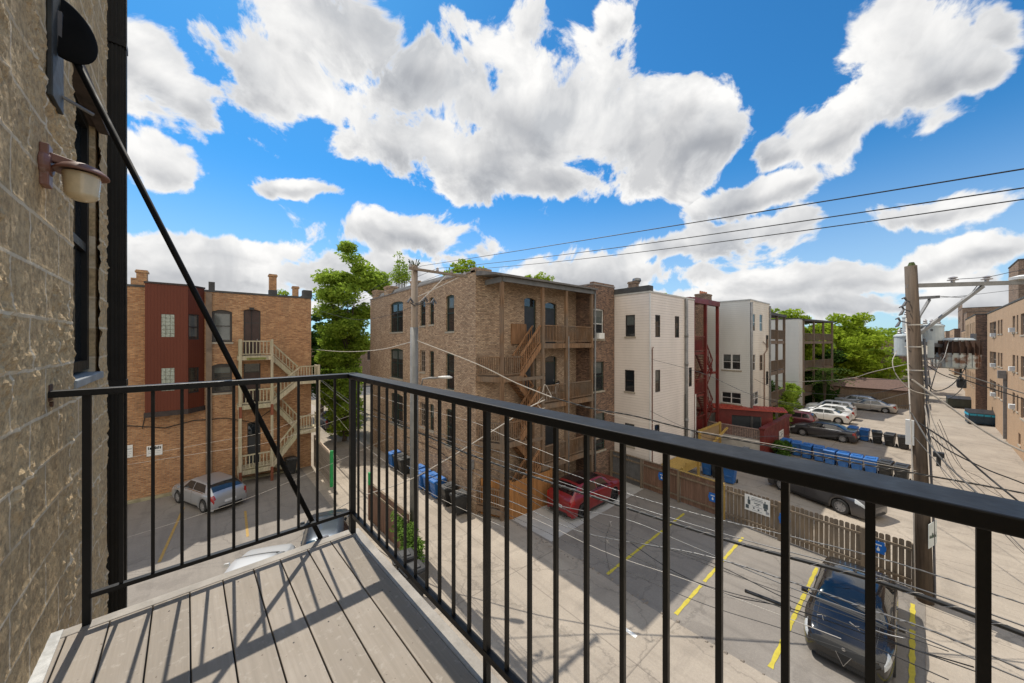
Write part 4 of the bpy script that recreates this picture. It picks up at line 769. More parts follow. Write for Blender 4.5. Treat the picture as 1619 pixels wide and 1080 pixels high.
# yellow timber platform and framed screen behind the fence
yp = thing('timber_platform', 'yellow timber platform on posts behind the long fence', 'platform', (0,0,0))
part(yp, 'platform', W_YEL, (21.6,25.0,9.7,10.9,.95,1.05),(21.6,25.0,9.62,9.69,.72,1.1)); 
for x in (21.7,24.0,24.95): part(yp, 'post', W_YEL, (x-.09,x+.09,9.5,9.61,0,1.2))
b = MB(); b.bar((25.0,9.6,.2),(26.3,9.6,1.1),.12,.1); b.box(22.2,24.8,9.55,9.6,1.12,1.35); b.build('ramp_rail', W_YEL, yp)
yq = thing('framed_screen', 'yellow framed plywood screen against the sided building', 'screen', (0,0,0))
part(yq, 'frame', W_YEL, (26.2,26.35,10.3,10.45,0,2.6),(30.0,30.15,10.3,10.45,0,2.6),(26.36,29.99,10.3,10.4,2.45,2.6)); part(yq, 'panel', wood('plywood', (.30,.21,.12), .2), (26.36,29.99,10.41,10.45,.3,2.44))
b = MB(); b.bar((27.6,10.2,1.2),(30.2,9.9,2.2),.14,.1); b.build('brace', W_YEL, yq)

# ------------------------------------------------------------------ long fence behind the parking stalls
fx = lambda y: 18.95 + (19.75-18.95)*min(1, max(0, y/12.5))
lf = thing('wooden_fence', 'long weathered brown picket fence behind the yellow lined parking stalls', 'fence', (0,0,0))
ys = [.25,1.55,4.2,6.5,8.8,11.1,13.3]
for i, y in enumerate(ys):
    x = fx(y)-.02; w = .06; b = MB(); b.box(x-w,x+w,y-w,y+w,0,1.72 if i else 1.68); b.build('post', [W_FENCE,W_FENCE,W_FENCE,W_YEL,W_FENCE,W_FENCE,W_FENCE][i], lf)
for i in range(6):
    a, c = ys[i]+.07, ys[i+1]-.07; b = MB()
    if i < 3: planks(b,(fx(a)+.06,a),(fx(c)+.06,c),1.66,.135,.022,.02,True,.04); m = W_FENCE
    else: planks(b,(fx(a)+.06,a),(fx(c)+.06,c),1.66,.14,.004,.02,False,.03,.008); m = W_FPANEL if i < 5 else mat('grey_fence', (.12,.12,.12), .8, .2, 3)
    b.build('plank_panel', m, lf)
    for z in (.35,1.45): b = MB(); b.bar((fx(a)-.02,a-.07,z),(fx(c)-.02,c+.07,z),.05,.09); b.build('rail', W_FENCE, lf)
    if i >= 3: b = MB(); b.bar((fx(a)+.03,a-.07,1.73),(fx(c)+.03,c+.07,1.73),.12,.03); b.build('cap_board', W_FENCE, lf)
    if i == 3: b = MB(); b.bar((fx(a)+.03,a-.07,1.762),(fx(c)+.03,c+.07,1.762),.13,.03); b.build('cap_rail', W_YEL, lf)
def person_sign(label, u, v):
    t = onx(u, 19.3, v); y = t[1]; x = fx(y)-.11; z = zat(v, (FW[0]*x+FW[1]*y)); q = thing('parking_sign', label, 'sign', (x,y,z-.2), math.pi/2)
    b = MB(); b.lathe([(.0,-.012),(.21,-.012),(.21,0),(.0,0)], (0,0,.22), 'y', 20); b.box(-.17,.17,-.013,-.001,.0,.44); b.build('panel', BLUES, q)
    k_ = MB(); k_.add([(x,-.018,z) for x,z in ((0,.26),(.045,.14),(.03,.09),(-.03,.09),(-.045,.14))]+[(x,-.0135,z) for x,z in ((0,.26),(.045,.14),(.03,.09),(-.03,.09),(-.045,.14))], [(0,1,2,3,4)]+[(i,(i+1)%5,(i+1)%5+5,i+5) for i in range(5)]); k_.box(-.09,.09,-.018,-.0135,.29,.33); k_.build('white_mark', WHITEP, q)
    q.rotation_euler = (0,0,-math.pi/2)
for lab, u, v in (('blue parking sign on the grey end of the long fence',951,735),('blue parking sign on the fence behind the yellow platform',1044,754),('blue parking sign on the yellow fence post left of the white sign',1127,787),('blue parking sign on the fence post right of the white sign',1242,822),('blue parking sign on the fence behind the black car',1390,866)): person_sign(lab, u, v)
y = onx(1198,19.3,800)[1]
IG = mat('sign_figure_ink', (.06,.08,.09), .7, .3, 20)
wt = wallsign('white framed sign with two dark figures hung on top of the picket fence', Fr((fx(y+1)-.1,y+1),(fx(y-1)-.1,y-1)), 1178,786,1218,811, [], blocks=[(-.22,.22,.86,.90,INKG),(-.24,.22,.76,.80,IG),(-.24,.22,.68,.71,INKG),(-.12,.14,.55,.60,IG),(-.06,.08,.46,.50,IG),(-.2,.2,.34,.38,INKG),(-.16,-.10,.20,.30,IG),(.02,.09,.16,.26,IG),(-.2,.2,.1,.13,INKG),(-.36,-.31,.72,.88,IG),(-.38,-.27,.40,.71,IG),(-.46,-.33,.12,.36,IG),(.29,.33,.74,.86,IG),(.24,.42,.42,.73,IG),(.27,.38,.28,.41,IG),(.34,.47,.10,.26,INKG)])
# ------------------------------------------------------------------ our side of the alley: gates
g1 = thing('slatted_gate', 'grey horizontal slat gate with green post by the orange brick building', 'gate', (0,0,0))
b = MB()
for k in range(9): b.hexa([(5.25,23.6,.1+k*.2),(5.25,28.1,.1+k*.2),(5.29,28.1,.1+k*.2),(5.29,23.6,.1+k*.2),(5.25,23.6,.28+k*.2),(5.25,28.1,.28+k*.2),(5.29,28.1,.28+k*.2),(5.29,23.6,.28+k*.2)])
b.build('slat_panel', W_SLAT, g1); b = MB(); b.box(5.22,5.38,23.55,28.15,1.93,1.98); b.build('top_board', wood('pale_cap_wood', (.45,.35,.26), .2), g1)  # top board in paler wood than the slats
for x, y in ((5.2,23.45),(5.2,28.2)): part(g1, 'post', GREENP if y < 24 else W_SLAT, (x,x+.16,y-.08,y+.08,0,2.2))
g2 = thing('wooden_gate', 'brown upright plank gate with green tipped post beside the ivy', 'gate', (0,0,0))
b = MB(); planks(b,(5.78,17.75),(5.95,13.6),1.8,.14,.003); b.build('plank_panel', W_FPANEL, g2); part(g2, 'post', W_FPANEL, (5.7,5.86,17.8,17.96,0,1.75)); part(g2, 'green_cap', GREENP, (5.7,5.86,17.8,17.96,1.752,2.35)); b = MB(); b.bar((5.72,17.75,1.55),(5.88,13.6,1.55),.05,.09); b.build('rail', W_FENCE, g2); b = MB(); b.bar((5.79,17.75,1.84),(5.96,13.6,1.84),.1,.03); b.build('cap_board', W_FENCE, g2)
# ------------------------------------------------------------------ south side of the cross alley, facing the sun
AP = [(69,-4.7),(69,-16),(30,-16),(30,-4.7)]; AP = [(69,-4.7),(30,-4.7),(30,-16),(69,-16)]
fa = Fr(AP[0],AP[1]); ops = []
for v0, v1 in ((502,540),(553,585),(596,620)):
    pass
zs = [(9.4,11.0),(6.2,7.8),(3.1,4.7)]
for zi,(z0,z1) in enumerate(zs):
    for (u0,u1,k) in ((1565,1568.5,'sash'),(1568.8,1575,'twin'),(1577.5,1580.5,'sash'),(1582,1585,'sash'),(1601,1605,'sash'),(1607.5,1610,'sash'),(1614,1622,'twin')):
        a,_ = onfr(fa,u0); c,_ = onfr(fa,u1); ops.append((a,c,z0+(.25 if k == 'sash' else 0),z1,k,{'f':'t','ac':1 if (u0 in (1568.8,1601) and zi < 3) else 0}))
for s in (1569,1612): a,_ = onfr(fa,s); ops.append((a-.5,a+.5,.9,1.8,'sash',{'f':'t'}))
ops = [o for o in ops if o[1]-o[0] > .1]
ab, _ = building('brick_apartment_building', 'sunlit sandy brick building along the right side of the far alley', 'building', AP, 12.1, [B_ALLEY,B_CHIM,B_ALLEY,B_DARK], {0: ops}, cope=TAR)
b = MB(); xa = 69-onfr(fa,1592)[0]; b.box(xa-.1,xa+.1,-4.69,-4.5,.2,6); b.box(xa-.35,xa+.1,-4.65,-4.2,5.6,6.3); b.build('metal_chute', STEEL, ab)
t = building('brick_tower', 'brown brick stair tower rising above the sandy brick building roof', 'tower', [(64,-5.7),(58,-5.7),(58,-10),(64,-10)], 16.6, B_CHIM, {}, z0=12.3)[0]
building('brick_apartment_building', 'dark brick building end just past the sandy brick building', 'building', [(86,-3.9),(69.6,-3.9),(69.6,-15),(86,-15)], 12.1, [B_ALLEY,B_DARK,B_DARK,B_DARK], {0: [(1+i*2.6,1.9+i*2.6,z,z+1.7,'sash',{'f':'t'}) for i in range(6) for z in (9.6,6.3,3.2)]}, cope=TAR)
building('brick_apartment_building', 'third tan brick building down the far alley with low roof', 'building', [(112,-4.6),(88,-4.6),(88,-15),(112,-15)], 10.8, B_ALLEY, {0: [(1+i*3.6,2.2+i*3.6,z,z+1.7,'sash',{'f':'t'}) for i in range(6) for z in (8.8,5.6)]}, cope=TAR)
building('brick_tower', 'tall grey brick block standing farthest down the alley', 'tower', [(160,-6),(142,-6),(142,-12.4),(160,-12.4)], 17.2, B_CHIM, {3: [], 0: [(2+i*3,3.2+i*3,z,z+1.8,'sash',{'f':'t'}) for i in range(3) for z in (18,14,10)]})
building('brick_tower', 'reddish brick block in front of the tall grey one', 'tower', [(150,-6.2),(132,-6.2),(132,-9.6),(150,-9.6)], 15.6, B_CHIM, {0: [(3,4,12,15,'sash',{'f':'t'})]})
for i in range(7):
    x = 150+i*30; rng = random.Random(i); h = 8+rng.random()*5
    building('distant_building', ['low tan building far down the right side of the alley','buff brick building far along the alley right side','pale brick block at the alley vanishing end','brown building in the distance on the right','small grey building near the alley end','tan flat roofed block in the far distance','last brick block at the end of the alley'][i], 'building', [(x+26,-5),(x,-5),(x,-18),(x+26,-18)], h, [B_ALLEY,B_CHIM,B_ALLEY,B_ALLEY], {0: [(2+k*4,3.2+k*4,h-3,h-1.4,'sash',{'sill':0}) for k in range(5)]})
for i, (x, y, w, h) in enumerate([(92,4,14,6.5),(112,5,22,9.2),(140,4.5,24,8),(170,4,28,10),(205,5,40,9),(260,4.6,40,10),(320,4.8,60,11)]):
    building('distant_building', ['low garage building beyond the big green tree','brick flats far down the left side of the alley','grey flats in the distance left of the alley','tall flats far away left of the alley','brown brick row in the distance left side','pale row near the vanishing point left','last distant block left of the alley'][i], 'building', [(x,y+14),(x,y),(x+w,y),(x+w,y+14)], h, B_CHIM, {1: [(2+k*4,3.2+k*4,h-3,h-1.4,'sash',{'sill':0}) for k in range(3)]})
# garage and fence at the back of the far lot
gb = thing('garage', 'low garage with brown shingle roof behind the far parking lot', 'garage', (0,0,0)); part(gb, 'wall', B_CHIM, (70.5,77,1.2,9,0,2.3))
b = MB(); b.add([(70.2,.9,2.3),(77.3,.9,2.3),(77.3,9.3,2.3),(70.2,9.3,2.3),(73.7,2.5,3.5),(73.7,7.7,3.5)], [(0,1,4),(1,2,5,4),(2,3,5),(3,0,4,5),(0,3,2,1)]); b.build('roof', mat('brown_shingles', (.12,.075,.06), .9, .3, 6), gb, fix=False)
bf = thing('wooden_fence', 'grey wooden fence at the back of the far parking lot', 'fence', (0,0,0)); b = MB(); planks(b,(69.3,1.0),(69.3,8.3),1.9,.18,.02); b.build('plank_panel', W_FENCE, bf)
for k in range(4): part(bf, 'post', W_FENCE, (69.1,69.22,1.0+k*2.4,1.12+k*2.4,0,2.1))
building('distant_building', 'brown street front building seen at the far end of the left alley', 'building', [(-30,76),(34,76),(34,90),(-30,90)], 9, B_CHIM, {0: [(2+i*4,3.4+i*4,5,7,'sash',{}) for i in range(14)]})
building('distant_building', 'brick building behind the maple tree left of centre', 'building', [(3.5,48),(9,48),(9,59),(3.5,59)], 9, B_CHIM, {0: [(1,2,5,7,'sash',{}),(3,4,5,7,'sash',{})]}) if False else None
# ------------------------------------------------------------------ trees and plants
def leaves(mb, c, rad, n, size, rng, squash=1.0, shell=.55):
    k = rng.normal(size=(n,3)); k /= np.linalg.norm(k, axis=1)[:,None]; r = shell + (1-shell)*rng.random(n)**.6; P = np.array(c) + k*r[:,None]*np.array(rad)
    a = rng.normal(size=(n,3)); a[:,2] *= .6; a /= np.linalg.norm(a, axis=1)[:,None]; b = np.cross(a, rng.normal(size=(n,3))); b /= np.linalg.norm(b, axis=1)[:,None]
    s = size*(.6+.8*rng.random(n))[:,None]; V = np.stack([P-a*s, P+b*s*.45, P+a*s, P-b*s*.45], 1).reshape(-1,3); i0 = len(mb.v)
    mb.v += V.tolist(); mb.f += [(i0+4*i, i0+4*i+1, i0+4*i+2, i0+4*i+3) for i in range(n)]; mb.m += [0]*n
def tree(name, label, base, h, lobes, leafm, n=9000, size=.16, seed=1, group=None, trunk=.22, clump=1.1, spread=None, cat='tree'):
    rng = np.random.default_rng(seed); t = thing(name, label, cat, base, 0, group); cr = MB(); tk = MB()
    tops = []
    vol = sum(a*b*c for _,(a,b,c) in lobes)
    for (c, r) in lobes:
        c = np.array(c); nc = max(4, int(len(lobes)*6*(r[0]*r[1]*r[2]/vol)*6/max(1,len(lobes)*.5)))
        for k in range(nc):
            d = rng.normal(size=3); d /= np.linalg.norm(d); rr = (.35+.65*rng.random()**.5); q = c + d*rr*np.array(r)
            cs = clump*(.55+.7*rng.random()); tops.append(q)
            leaves(cr, q, (cs,cs,cs*.65), max(20, int(n*(r[0]*r[1]*r[2]/vol)/nc)), size, rng, shell=.25)
    tk.tube([(0,0,0),(.1,.05,h*.2),(-.05,.1,h*.4),(.05,0,h*.6)], [trunk,trunk*.8,trunk*.62,trunk*.3], 9)
    for q in tops[::3]: 
        s = Vector((0,0,min(q[2]*.55, h*.5))); m_ = (s+Vector(q))*.5 + Vector((0,0,-.25)); tk.tube([s, m_, Vector(q)], [trunk*.28,trunk*.16,.015], 5)
    tk.build('trunk', BARK, t, fix=False, smooth=True); cr.build('crown', leafm, t, fix=False); return t
tree('maple_tree', 'tall green maple tree rising between the two brick buildings', (9.9,37,0), 18, [((-.9,0,6),(1.7,2.4,2.6)),((-.5,.5,9.2),(1.9,2.4,2.4)),((-.1,0,12.6),(2.3,2.2,1.8)),((.6,0,15.4),(2.2,1.8,1.4)),((2.4,0,14.6),(1.7,1.6,1.3)),((-1.6,-.3,14.8),(1.3,1.2,.8)),((.1,0,17.4),(1.2,1.2,1.0)),((-1.0,-1,3.6),(1.4,2,2.0))], LEAF1, 42000, .18, 2, trunk=.22, clump=1.3)
tree('leafy_tree', 'dark green tree behind the maple beside the orange building', (9.5,47,0), 14, [((0,0,9),(3.4,2.6,3.4)),((-2,0,4.5),(2.5,2,2.8)),((2,0,5),(2.5,2,3))], LEAF3, 14000, .22, 3)
tree('shrub', 'bright green shrubbery at the end of the left alley', (8.6,33.5,0), 6, [((0,0,2.6),(1.2,2.2,2.4)),((-.3,0,5),(1.1,1.6,1.4))], LEAF1, 9000, .13, 4, clump=.7, cat='shrub')
def behind(u, v, d): x, y, z = ondep(u, v, d); return x, y, z
for i, (lab, u, v, d, r) in enumerate([('narrow conifer tip showing over the tan brick parapet',633,400,44,1.3),('lime green tree top behind the tan brick roof corner',742,412,40,2.3),('green tree tops behind the brown porch roof',850,433,46,2.6),('small green tree crown above the white sided roof',1048,466,52,1.5),('small tree crown behind the cream sided building',1228,487,60,2.6),('small green tree crown behind the orange building chimney',452,460,60,1.2)]):
    x, y, z = ondep(u, v, d)
    lob = [((0,0,z-.5),(.35,.35,.9)),((0,0,z-1.8),(.8,.8,.8)),((0,0,z-3),(1.3,1.3,.8))] if i == 0 else ([((-.2,0,z-1.2),(r,r*.7,1.1)),((r*.8,0,z-2.0),(r*1.1,r,1.0)),((-r*.7,.3,z-1.8),(r*.7,r*.6,.9))])
    tree('background_tree', lab, (x,y,0), z, lob, LEAF1 if i in (0,3,4) else LEAF2, 1100 if i == 0 else 3200, .14 if i == 0 else .2, 20+i, clump=.6)
for i, (lab, x, y, h, r, m, n) in enumerate([('big bright green tree filling the end of the far parking lot',72.5,16.5,15.0,6.0,LEAF2,22000),('bright green tree right half behind the garage roof',80,9.5,13.6,5.6,LEAF2,18000),('green tree behind the three level porch',66,17.5,13.5,4.5,LEAF1,9000),('darker green tree behind the pole with transformers',92,8,12.5,6,LEAF1,9000),('low dense dark greenery along the back lot fence',64.5,11.6,4.6,2.2,LEAF3,9000)]):
    lob = [((0,0,h*.55),(r,r,h*.28)),((r*.5,-r*.3,h*.76),(r*.6,r*.6,h*.2)),((-r*.5,r*.3,h*.72),(r*.6,r*.6,h*.2)),((0,0,h*.85),(r*.5,r*.5,h*.13)),((0,-r*.5,h*.33),(r*.8,r*.7,h*.2))]
    tree('leafy_tree', lab, (x,y,0), h, lob, m, n, .3, 40+i, clump=1.5, trunk=.3)
tree('leafy_tree', 'dark shaded tree behind the back fence beside the garage', (75,12,0), 8, [((0,0,4.6),(4,4,3))], LEAF3, 6000, .3, 61, clump=1.4)
def frond_plant(name, label, base, h, nst, leafm, seed, r=1.3):
    rng = random.Random(seed); t = thing(name, label, 'plant', base); st = MB(); lf = MB()
    for k in range(nst):
        a = rng.random()*6.28; hh = h*(.6+.4*rng.random()); st.tube([(0,0,0),(math.cos(a)*.2,math.sin(a)*.2,hh*.8)], [.03,.015], 5)
        for j in range(7):
            b_ = rng.random()*6.28; p0 = Vector((math.cos(a)*.2,math.sin(a)*.2,hh*.8)); prev = p0
            for s in range(1,9):
                t_ = s/8; p = p0 + Vector((math.cos(b_)*r*t_, math.sin(b_)*r*t_, .45*math.sin(t_*2.6)-.25*t_*t_)); d = (p-prev).normalized(); sd_ = Vector((-d.y,d.x,0))
                for q in (-1,1):
                    e = p + sd_*q*.26*math.sin(t_*2.8+.2) + Vector((0,0,-.06)); lf.add([p-d*.05, e-d*.02, e+d*.06, p+d*.06], [(0,1,2,3)])
                prev = p
    st.build('stem', BARK, t, fix=False); lf.build('leaves', leafm, t, fix=False)
frond_plant('sumac_plant', 'pale green feathery tree of heaven standing before the back porch', (61.5,8.6,0), 6.4, 14, LEAF4, 5, 3.0)
tree('shrub', 'leafy green bush at the left end of the far parked cars', (43.5,9.8,0), 4, [((0,0,2.0),(1.3,1.5,1.8)),((.4,-.6,3.0),(.9,.9,.9))], LEAF1, 3500, .12, 8, clump=.5, cat='shrub')
tree('shrub', 'dark leafy bush behind the maroon car by the pale wall', (48.6,12.3,0), 5, [((0,0,2.6),(2.2,1.6,2.2)),((1.2,0,4.0),(1.2,1,1.0))], LEAF3, 5000, .15, 14, clump=.7, cat='shrub')
tree('shrub', 'green bush at the foot of the pale wall behind the white cars', (55.4,10.9,0), 4, [((0,0,2.0),(1.6,1.0,1.8))], LEAF1, 3500, .14, 15, clump=.6, cat='shrub')
tree('weeds', 'clump of green weeds at the corner of the red yard wall', (33.6,7.15,0), 1, [((0,0,.5),(1.2,.5,.6))], leafmat('weed', (.05,.10,.02), (.09,.17,.03)), 2600, .09, 9, clump=.35, cat='weeds', trunk=.02)
iv = tree('ivy', 'bright green ivy climbing over the end of the brown plank gate', (5.85,13.8,0), 2, [((0,-.2,1.15),(.22,.9,.3)),((0,.7,1.5),(.12,.5,.15)),((0,-.6,.6),(.3,.6,.5))], leafmat('ivy_leaf', (.08,.16,.03), (.17,.27,.06)), 3600, .07, 12, clump=.3, cat='ivy', trunk=.03)

# ------------------------------------------------------------------ wheeled bins
def make_bin(m, label, name='wheeled_bin'):
    t = thing(name, label, 'bin'); b = MB()
    lo, hi = (.24,.26), (.31,.37); z0, z1 = .06, .98; n = 4
    b.hexa([(-lo[0],-lo[1],z0),(lo[0],-lo[1],z0),(lo[0],lo[1],z0),(-lo[0],lo[1],z0),(-hi[0],-hi[1],z1),(hi[0],-hi[1],z1),(hi[0],hi[1],z1),(-hi[0],hi[1],z1)])
    b.box(-.33,.33,-.39,.38,.90,.96); b.box(-.16,.16,-.345,-.30,.45,.52); b.box(-.20,-.17,-.33,-.28,.15,.8); b.box(.17,.20,-.33,-.28,.15,.8); b.build('body', m, t, bevel=.02)
    b = MB(); b.hexa([(-.34,-.44,.985),(.34,-.44,.985),(.34,.40,1.02),(-.34,.40,1.02),(-.30,-.38,1.06),(.30,-.38,1.06),(.30,.34,1.12),(-.30,.34,1.12)]); b.box(-.2,.2,-.2,.15,1.06,1.125); b.build('lid', m, t, bevel=.02)
    b = MB(); b.tube([(-.28,.42,.98),(.28,.42,.98)], .018, 8); b.box(-.29,-.25,.34,.44,.94,1.0); b.box(.25,.29,.34,.44,.94,1.0); b.build('handle', m, t)
    for s in (-.31,.31): b = MB(); b.lathe([(.0,-.03),(.12,-.03),(.12,.03),(.0,.03)], (s,.30,.12), 'x', 14); b.build('wheel', RUBBER, t)
    return t
blue = make_bin(BLUEP, 'blue'); black = make_bin(BLKP, 'black'); used = set()
def putbin(kind, x, y, rz, label, group):
    src = blue if kind == 'b' else black
    if kind not in used: used.add(kind); src.location = (x,y,0); src.rotation_euler = (0,0,rz); src['label'] = label; src['group'] = group
    else: dup(src, (x,y,0), rz, label, group)
ORD = ['nearest','second','third','fourth','fifth','sixth','seventh','eighth']
g = 'wheeled bins in the front row of the far lot'
for i in range(10):
    k = 'k' if i < 2 else 'b'; y = .95+i*.69; putbin(k, 33.2+.17*i+random.uniform(-.08,.08), y, -math.pi/2+random.uniform(-.2,.2), ('black bin, '+ORD[i]+' from the pole end of the front row' if k == 'k' else 'blue bin, '+ORD[i-2]+' left of the black ones in the front row'), g)
g = 'wheeled bins in the back row of the far lot'
for i in range(5):
    k = 'k' if i < 3 else 'b'; putbin(k, 43.4+.3*i, 1.15+i*.78, -math.pi/2+random.uniform(-.18,.18), ('black bin, '+ORD[i]+' from the pole end of the back row' if k == 'k' else 'blue bin, '+ORD[i-3]+' left of the black ones behind the front row'), g)
g = 'wheeled bins along the tan brick wall'
for i, (k, y) in enumerate([('k',15.55),('k',16.75),('b',17.95),('b',18.75),('b',19.6),('b',20.45),('k',22.6),('k',23.4),('b',24.3)]):
    putbin(k, 9.55+random.uniform(-.05,.05), y, -math.pi/2+random.uniform(-.12,.12), ['black bin nearest the porch corner against the tan brick wall','black bin second from the corner against the tan brick wall','blue bin next to the black bins by the tan brick wall','second blue bin in the row by the tan brick wall','third blue bin in the row by the tan brick wall','last blue bin right of the pale pole by the wall','black bin just left of the pale pole by the wall','black bin beside the farthest blue one by the wall','farthest blue bin left of the pale pole by the wall'][i], g)
g = 'wheeled bins below the balcony'
putbin('k', 5.2, 12.35, 1.5, 'black bin below the ivy at the foot of the gate', g); putbin('k', 5.15, 11.45, 1.62, 'black bin below the balcony nearest the camera', g)
g = 'wheeled bins behind the long fence'
putbin('b', 24.6, 7.9, -1.5, 'blue bin behind the long fence left of the white sign', g); putbin('k', 24.9, 8.7, -1.5, 'black bin behind the long fence beside the blue bin', g)
putbin('b', 25.0, 9.35, -1.5, 'blue bin behind the fence under the yellow platform end', g)
putbin('k', 3.7, 27.6, 3.2, 'dark bin under the stairs of the grey porch', 'bin under the porch')
def dumpster(label, x, y, rz, m, lidm, band=None):
    t = thing('dumpster', label, 'dumpster', (x,y,0), rz); b = MB(); b.hexa([(-1,-.6,.12),(1,-.6,.12),(1,.6,.12),(-1,.6,.12),(-1,-.85,1.2),(1,-.85,1.2),(1,.75,1.45),(-1,.75,1.45)])
    for s in (-.95,-.45,.0,.45,.95): b.bar((s,-.62,.2),(s,-.86,1.15),.06,.05)
    b.build('body', m, t, bevel=.02); b = MB(); b.hexa([(-1.03,-.9,1.22),(-.01,-.9,1.22),(-.01,.78,1.47),(-1.03,.78,1.47),(-1.03,-.9,1.27),(-.01,-.9,1.27),(-.01,.78,1.53),(-1.03,.78,1.53)]); b.hexa([(.01,-.9,1.22),(1.03,-.9,1.22),(1.03,.78,1.47),(.01,.78,1.47),(.01,-.9,1.27),(1.03,-.9,1.27),(1.03,.78,1.53),(.01,.78,1.53)]); b.build('lid', lidm, t)
    if band: b = MB(); b.hexa([(-1.02,-.83,.98),(1.02,-.83,.98),(1.02,.77,.98),(-1.02,.77,.98),(-1.02,-.875,1.2),(1.02,-.875,1.2),(1.02,.80,1.2),(-1.02,.80,1.2)]); b.build('band', band, t)
    for sx in (-.8,.8):
        for sy in (-.5,.5): b = MB(); b.lathe([(0,-.03),(.07,-.03),(.07,.03),(0,.03)], (sx,sy,.07), 'x', 10); b.build('wheel', RUBBER, t)
dumpster('dark blue dumpster with bright cyan rim against the sandy brick wall', 62.5, -3.9, -1.45, mat('navy_paint', (.012,.04,.07), .5, .2, 3), BLKP, mat('cyan_paint', (.02,.32,.48), .5, .1, 3))
dumpster('dark green dumpster with yellow lettering farther down the alley', 76, -2.9, -1.5, mat('dull_green', (.04,.05,.04), .6, .2, 3), BLKP)

# ------------------------------------------------------------------ cars
def hermite(xs, ys, x):
    xs = np.array(xs, float); ys = np.array(ys, float); h = np.diff(xs); dl_ = np.diff(ys)/h; m = np.zeros(len(xs))
    m[1:-1] = np.where(dl_[:-1]*dl_[1:] > 0, 2*dl_[:-1]*dl_[1:]/(dl_[:-1]+dl_[1:]+1e-12), 0); m[0] = dl_[0]; m[-1] = dl_[-1]
    i = np.clip(np.searchsorted(xs, x)-1, 0, len(xs)-2); t = (x-xs[i])/h[i]
    return ys[i]*(2*t**3-3*t**2+1)+h[i]*m[i]*(t**3-2*t**2+t)+ys[i+1]*(-2*t**3+3*t**2)+h[i]*m[i+1]*(t**3-t**2)
# t, belt z, top z, half width factor  (t from rear bumper to nose), z as a fraction of the height
PROF = {
 'sedan': [(0,.40,.44,.80),(.012,.56,.60,.87),(.03,.66,.71,.92),(.09,.665,.735,.965),(.16,.665,.76,.985),(.24,.665,.90,1),(.33,.665,.985,1),(.44,.66,1.0,1),(.54,.65,.995,1),(.63,.64,.93,1),(.73,.625,.73,1),(.80,.60,.69,.995),(.90,.55,.63,.945),(.955,.49,.565,.88),(.985,.42,.475,.78),(1.0,.33,.36,.60)],
 'hatch': [(0,.42,.46,.82),(.012,.58,.62,.88),(.03,.66,.70,.93),(.06,.67,.78,.96),(.12,.67,.90,.98),(.20,.67,.97,1),(.30,.665,.995,1),(.44,.66,1.0,1),(.54,.65,.995,1),(.63,.64,.92,1),(.73,.625,.72,1),(.80,.60,.68,.995),(.90,.55,.63,.965),(.96,.48,.57,.92),(.985,.42,.48,.86),(1.0,.32,.36,.76)],
 'suv':  [(0,.38,.42,.86),(.012,.55,.59,.91),(.03,.62,.70,.95),(.06,.64,.86,.97),(.11,.64,.96,.99),(.20,.64,.99,1),(.34,.635,1.0,1),(.46,.63,1.0,1),(.56,.625,.985,1),(.65,.615,.88,1),(.735,.60,.69,1),(.80,.585,.665,.995),(.90,.55,.625,.97),(.955,.50,.58,.93),(.985,.43,.49,.87),(1.0,.33,.37,.78)]}
def wheelmesh(par, x, y, r, side, rim, style=5):
    w = .105; b = MB(); b.lathe([(r*.66,-w),(r*.93,-w),(r,-w*.7),(r,w*.7),(r*.93,w),(r*.66,w)], (x,y,r), 'y', 26, cap=False); t = b.build('wheel', RUBBER, par, smooth=False)
    b = MB(); s = side; b.lathe([(r*.66,-.02*s),(r*.66,w*.9*s),(r*.60,w*.9*s),(r*.60,.02*s)], (x,y,r), 'y', 26, cap=False); b.lathe([(0,w*.35*s),(r*.18,w*.45*s),(r*.18,w*.7*s),(0,w*.72*s)], (x,y,r), 'y', 12, cap=False); b.lathe([(0,w*.0),(r*.62,0)], (x,y,r), 'y', 26, cap=False)
    for k in range(style):
        a = 2*math.pi*k/style; c = (math.cos(a), math.sin(a)); b.bar((x+c[0]*r*.1,y+s*w*.6,r+c[1]*r*.1),(x+c[0]*r*.63,y+s*w*.75,r+c[1]*r*.63),.045 if style > 6 else .075,.03,up=(0,1,0))
    b.build('rim', rim, t)
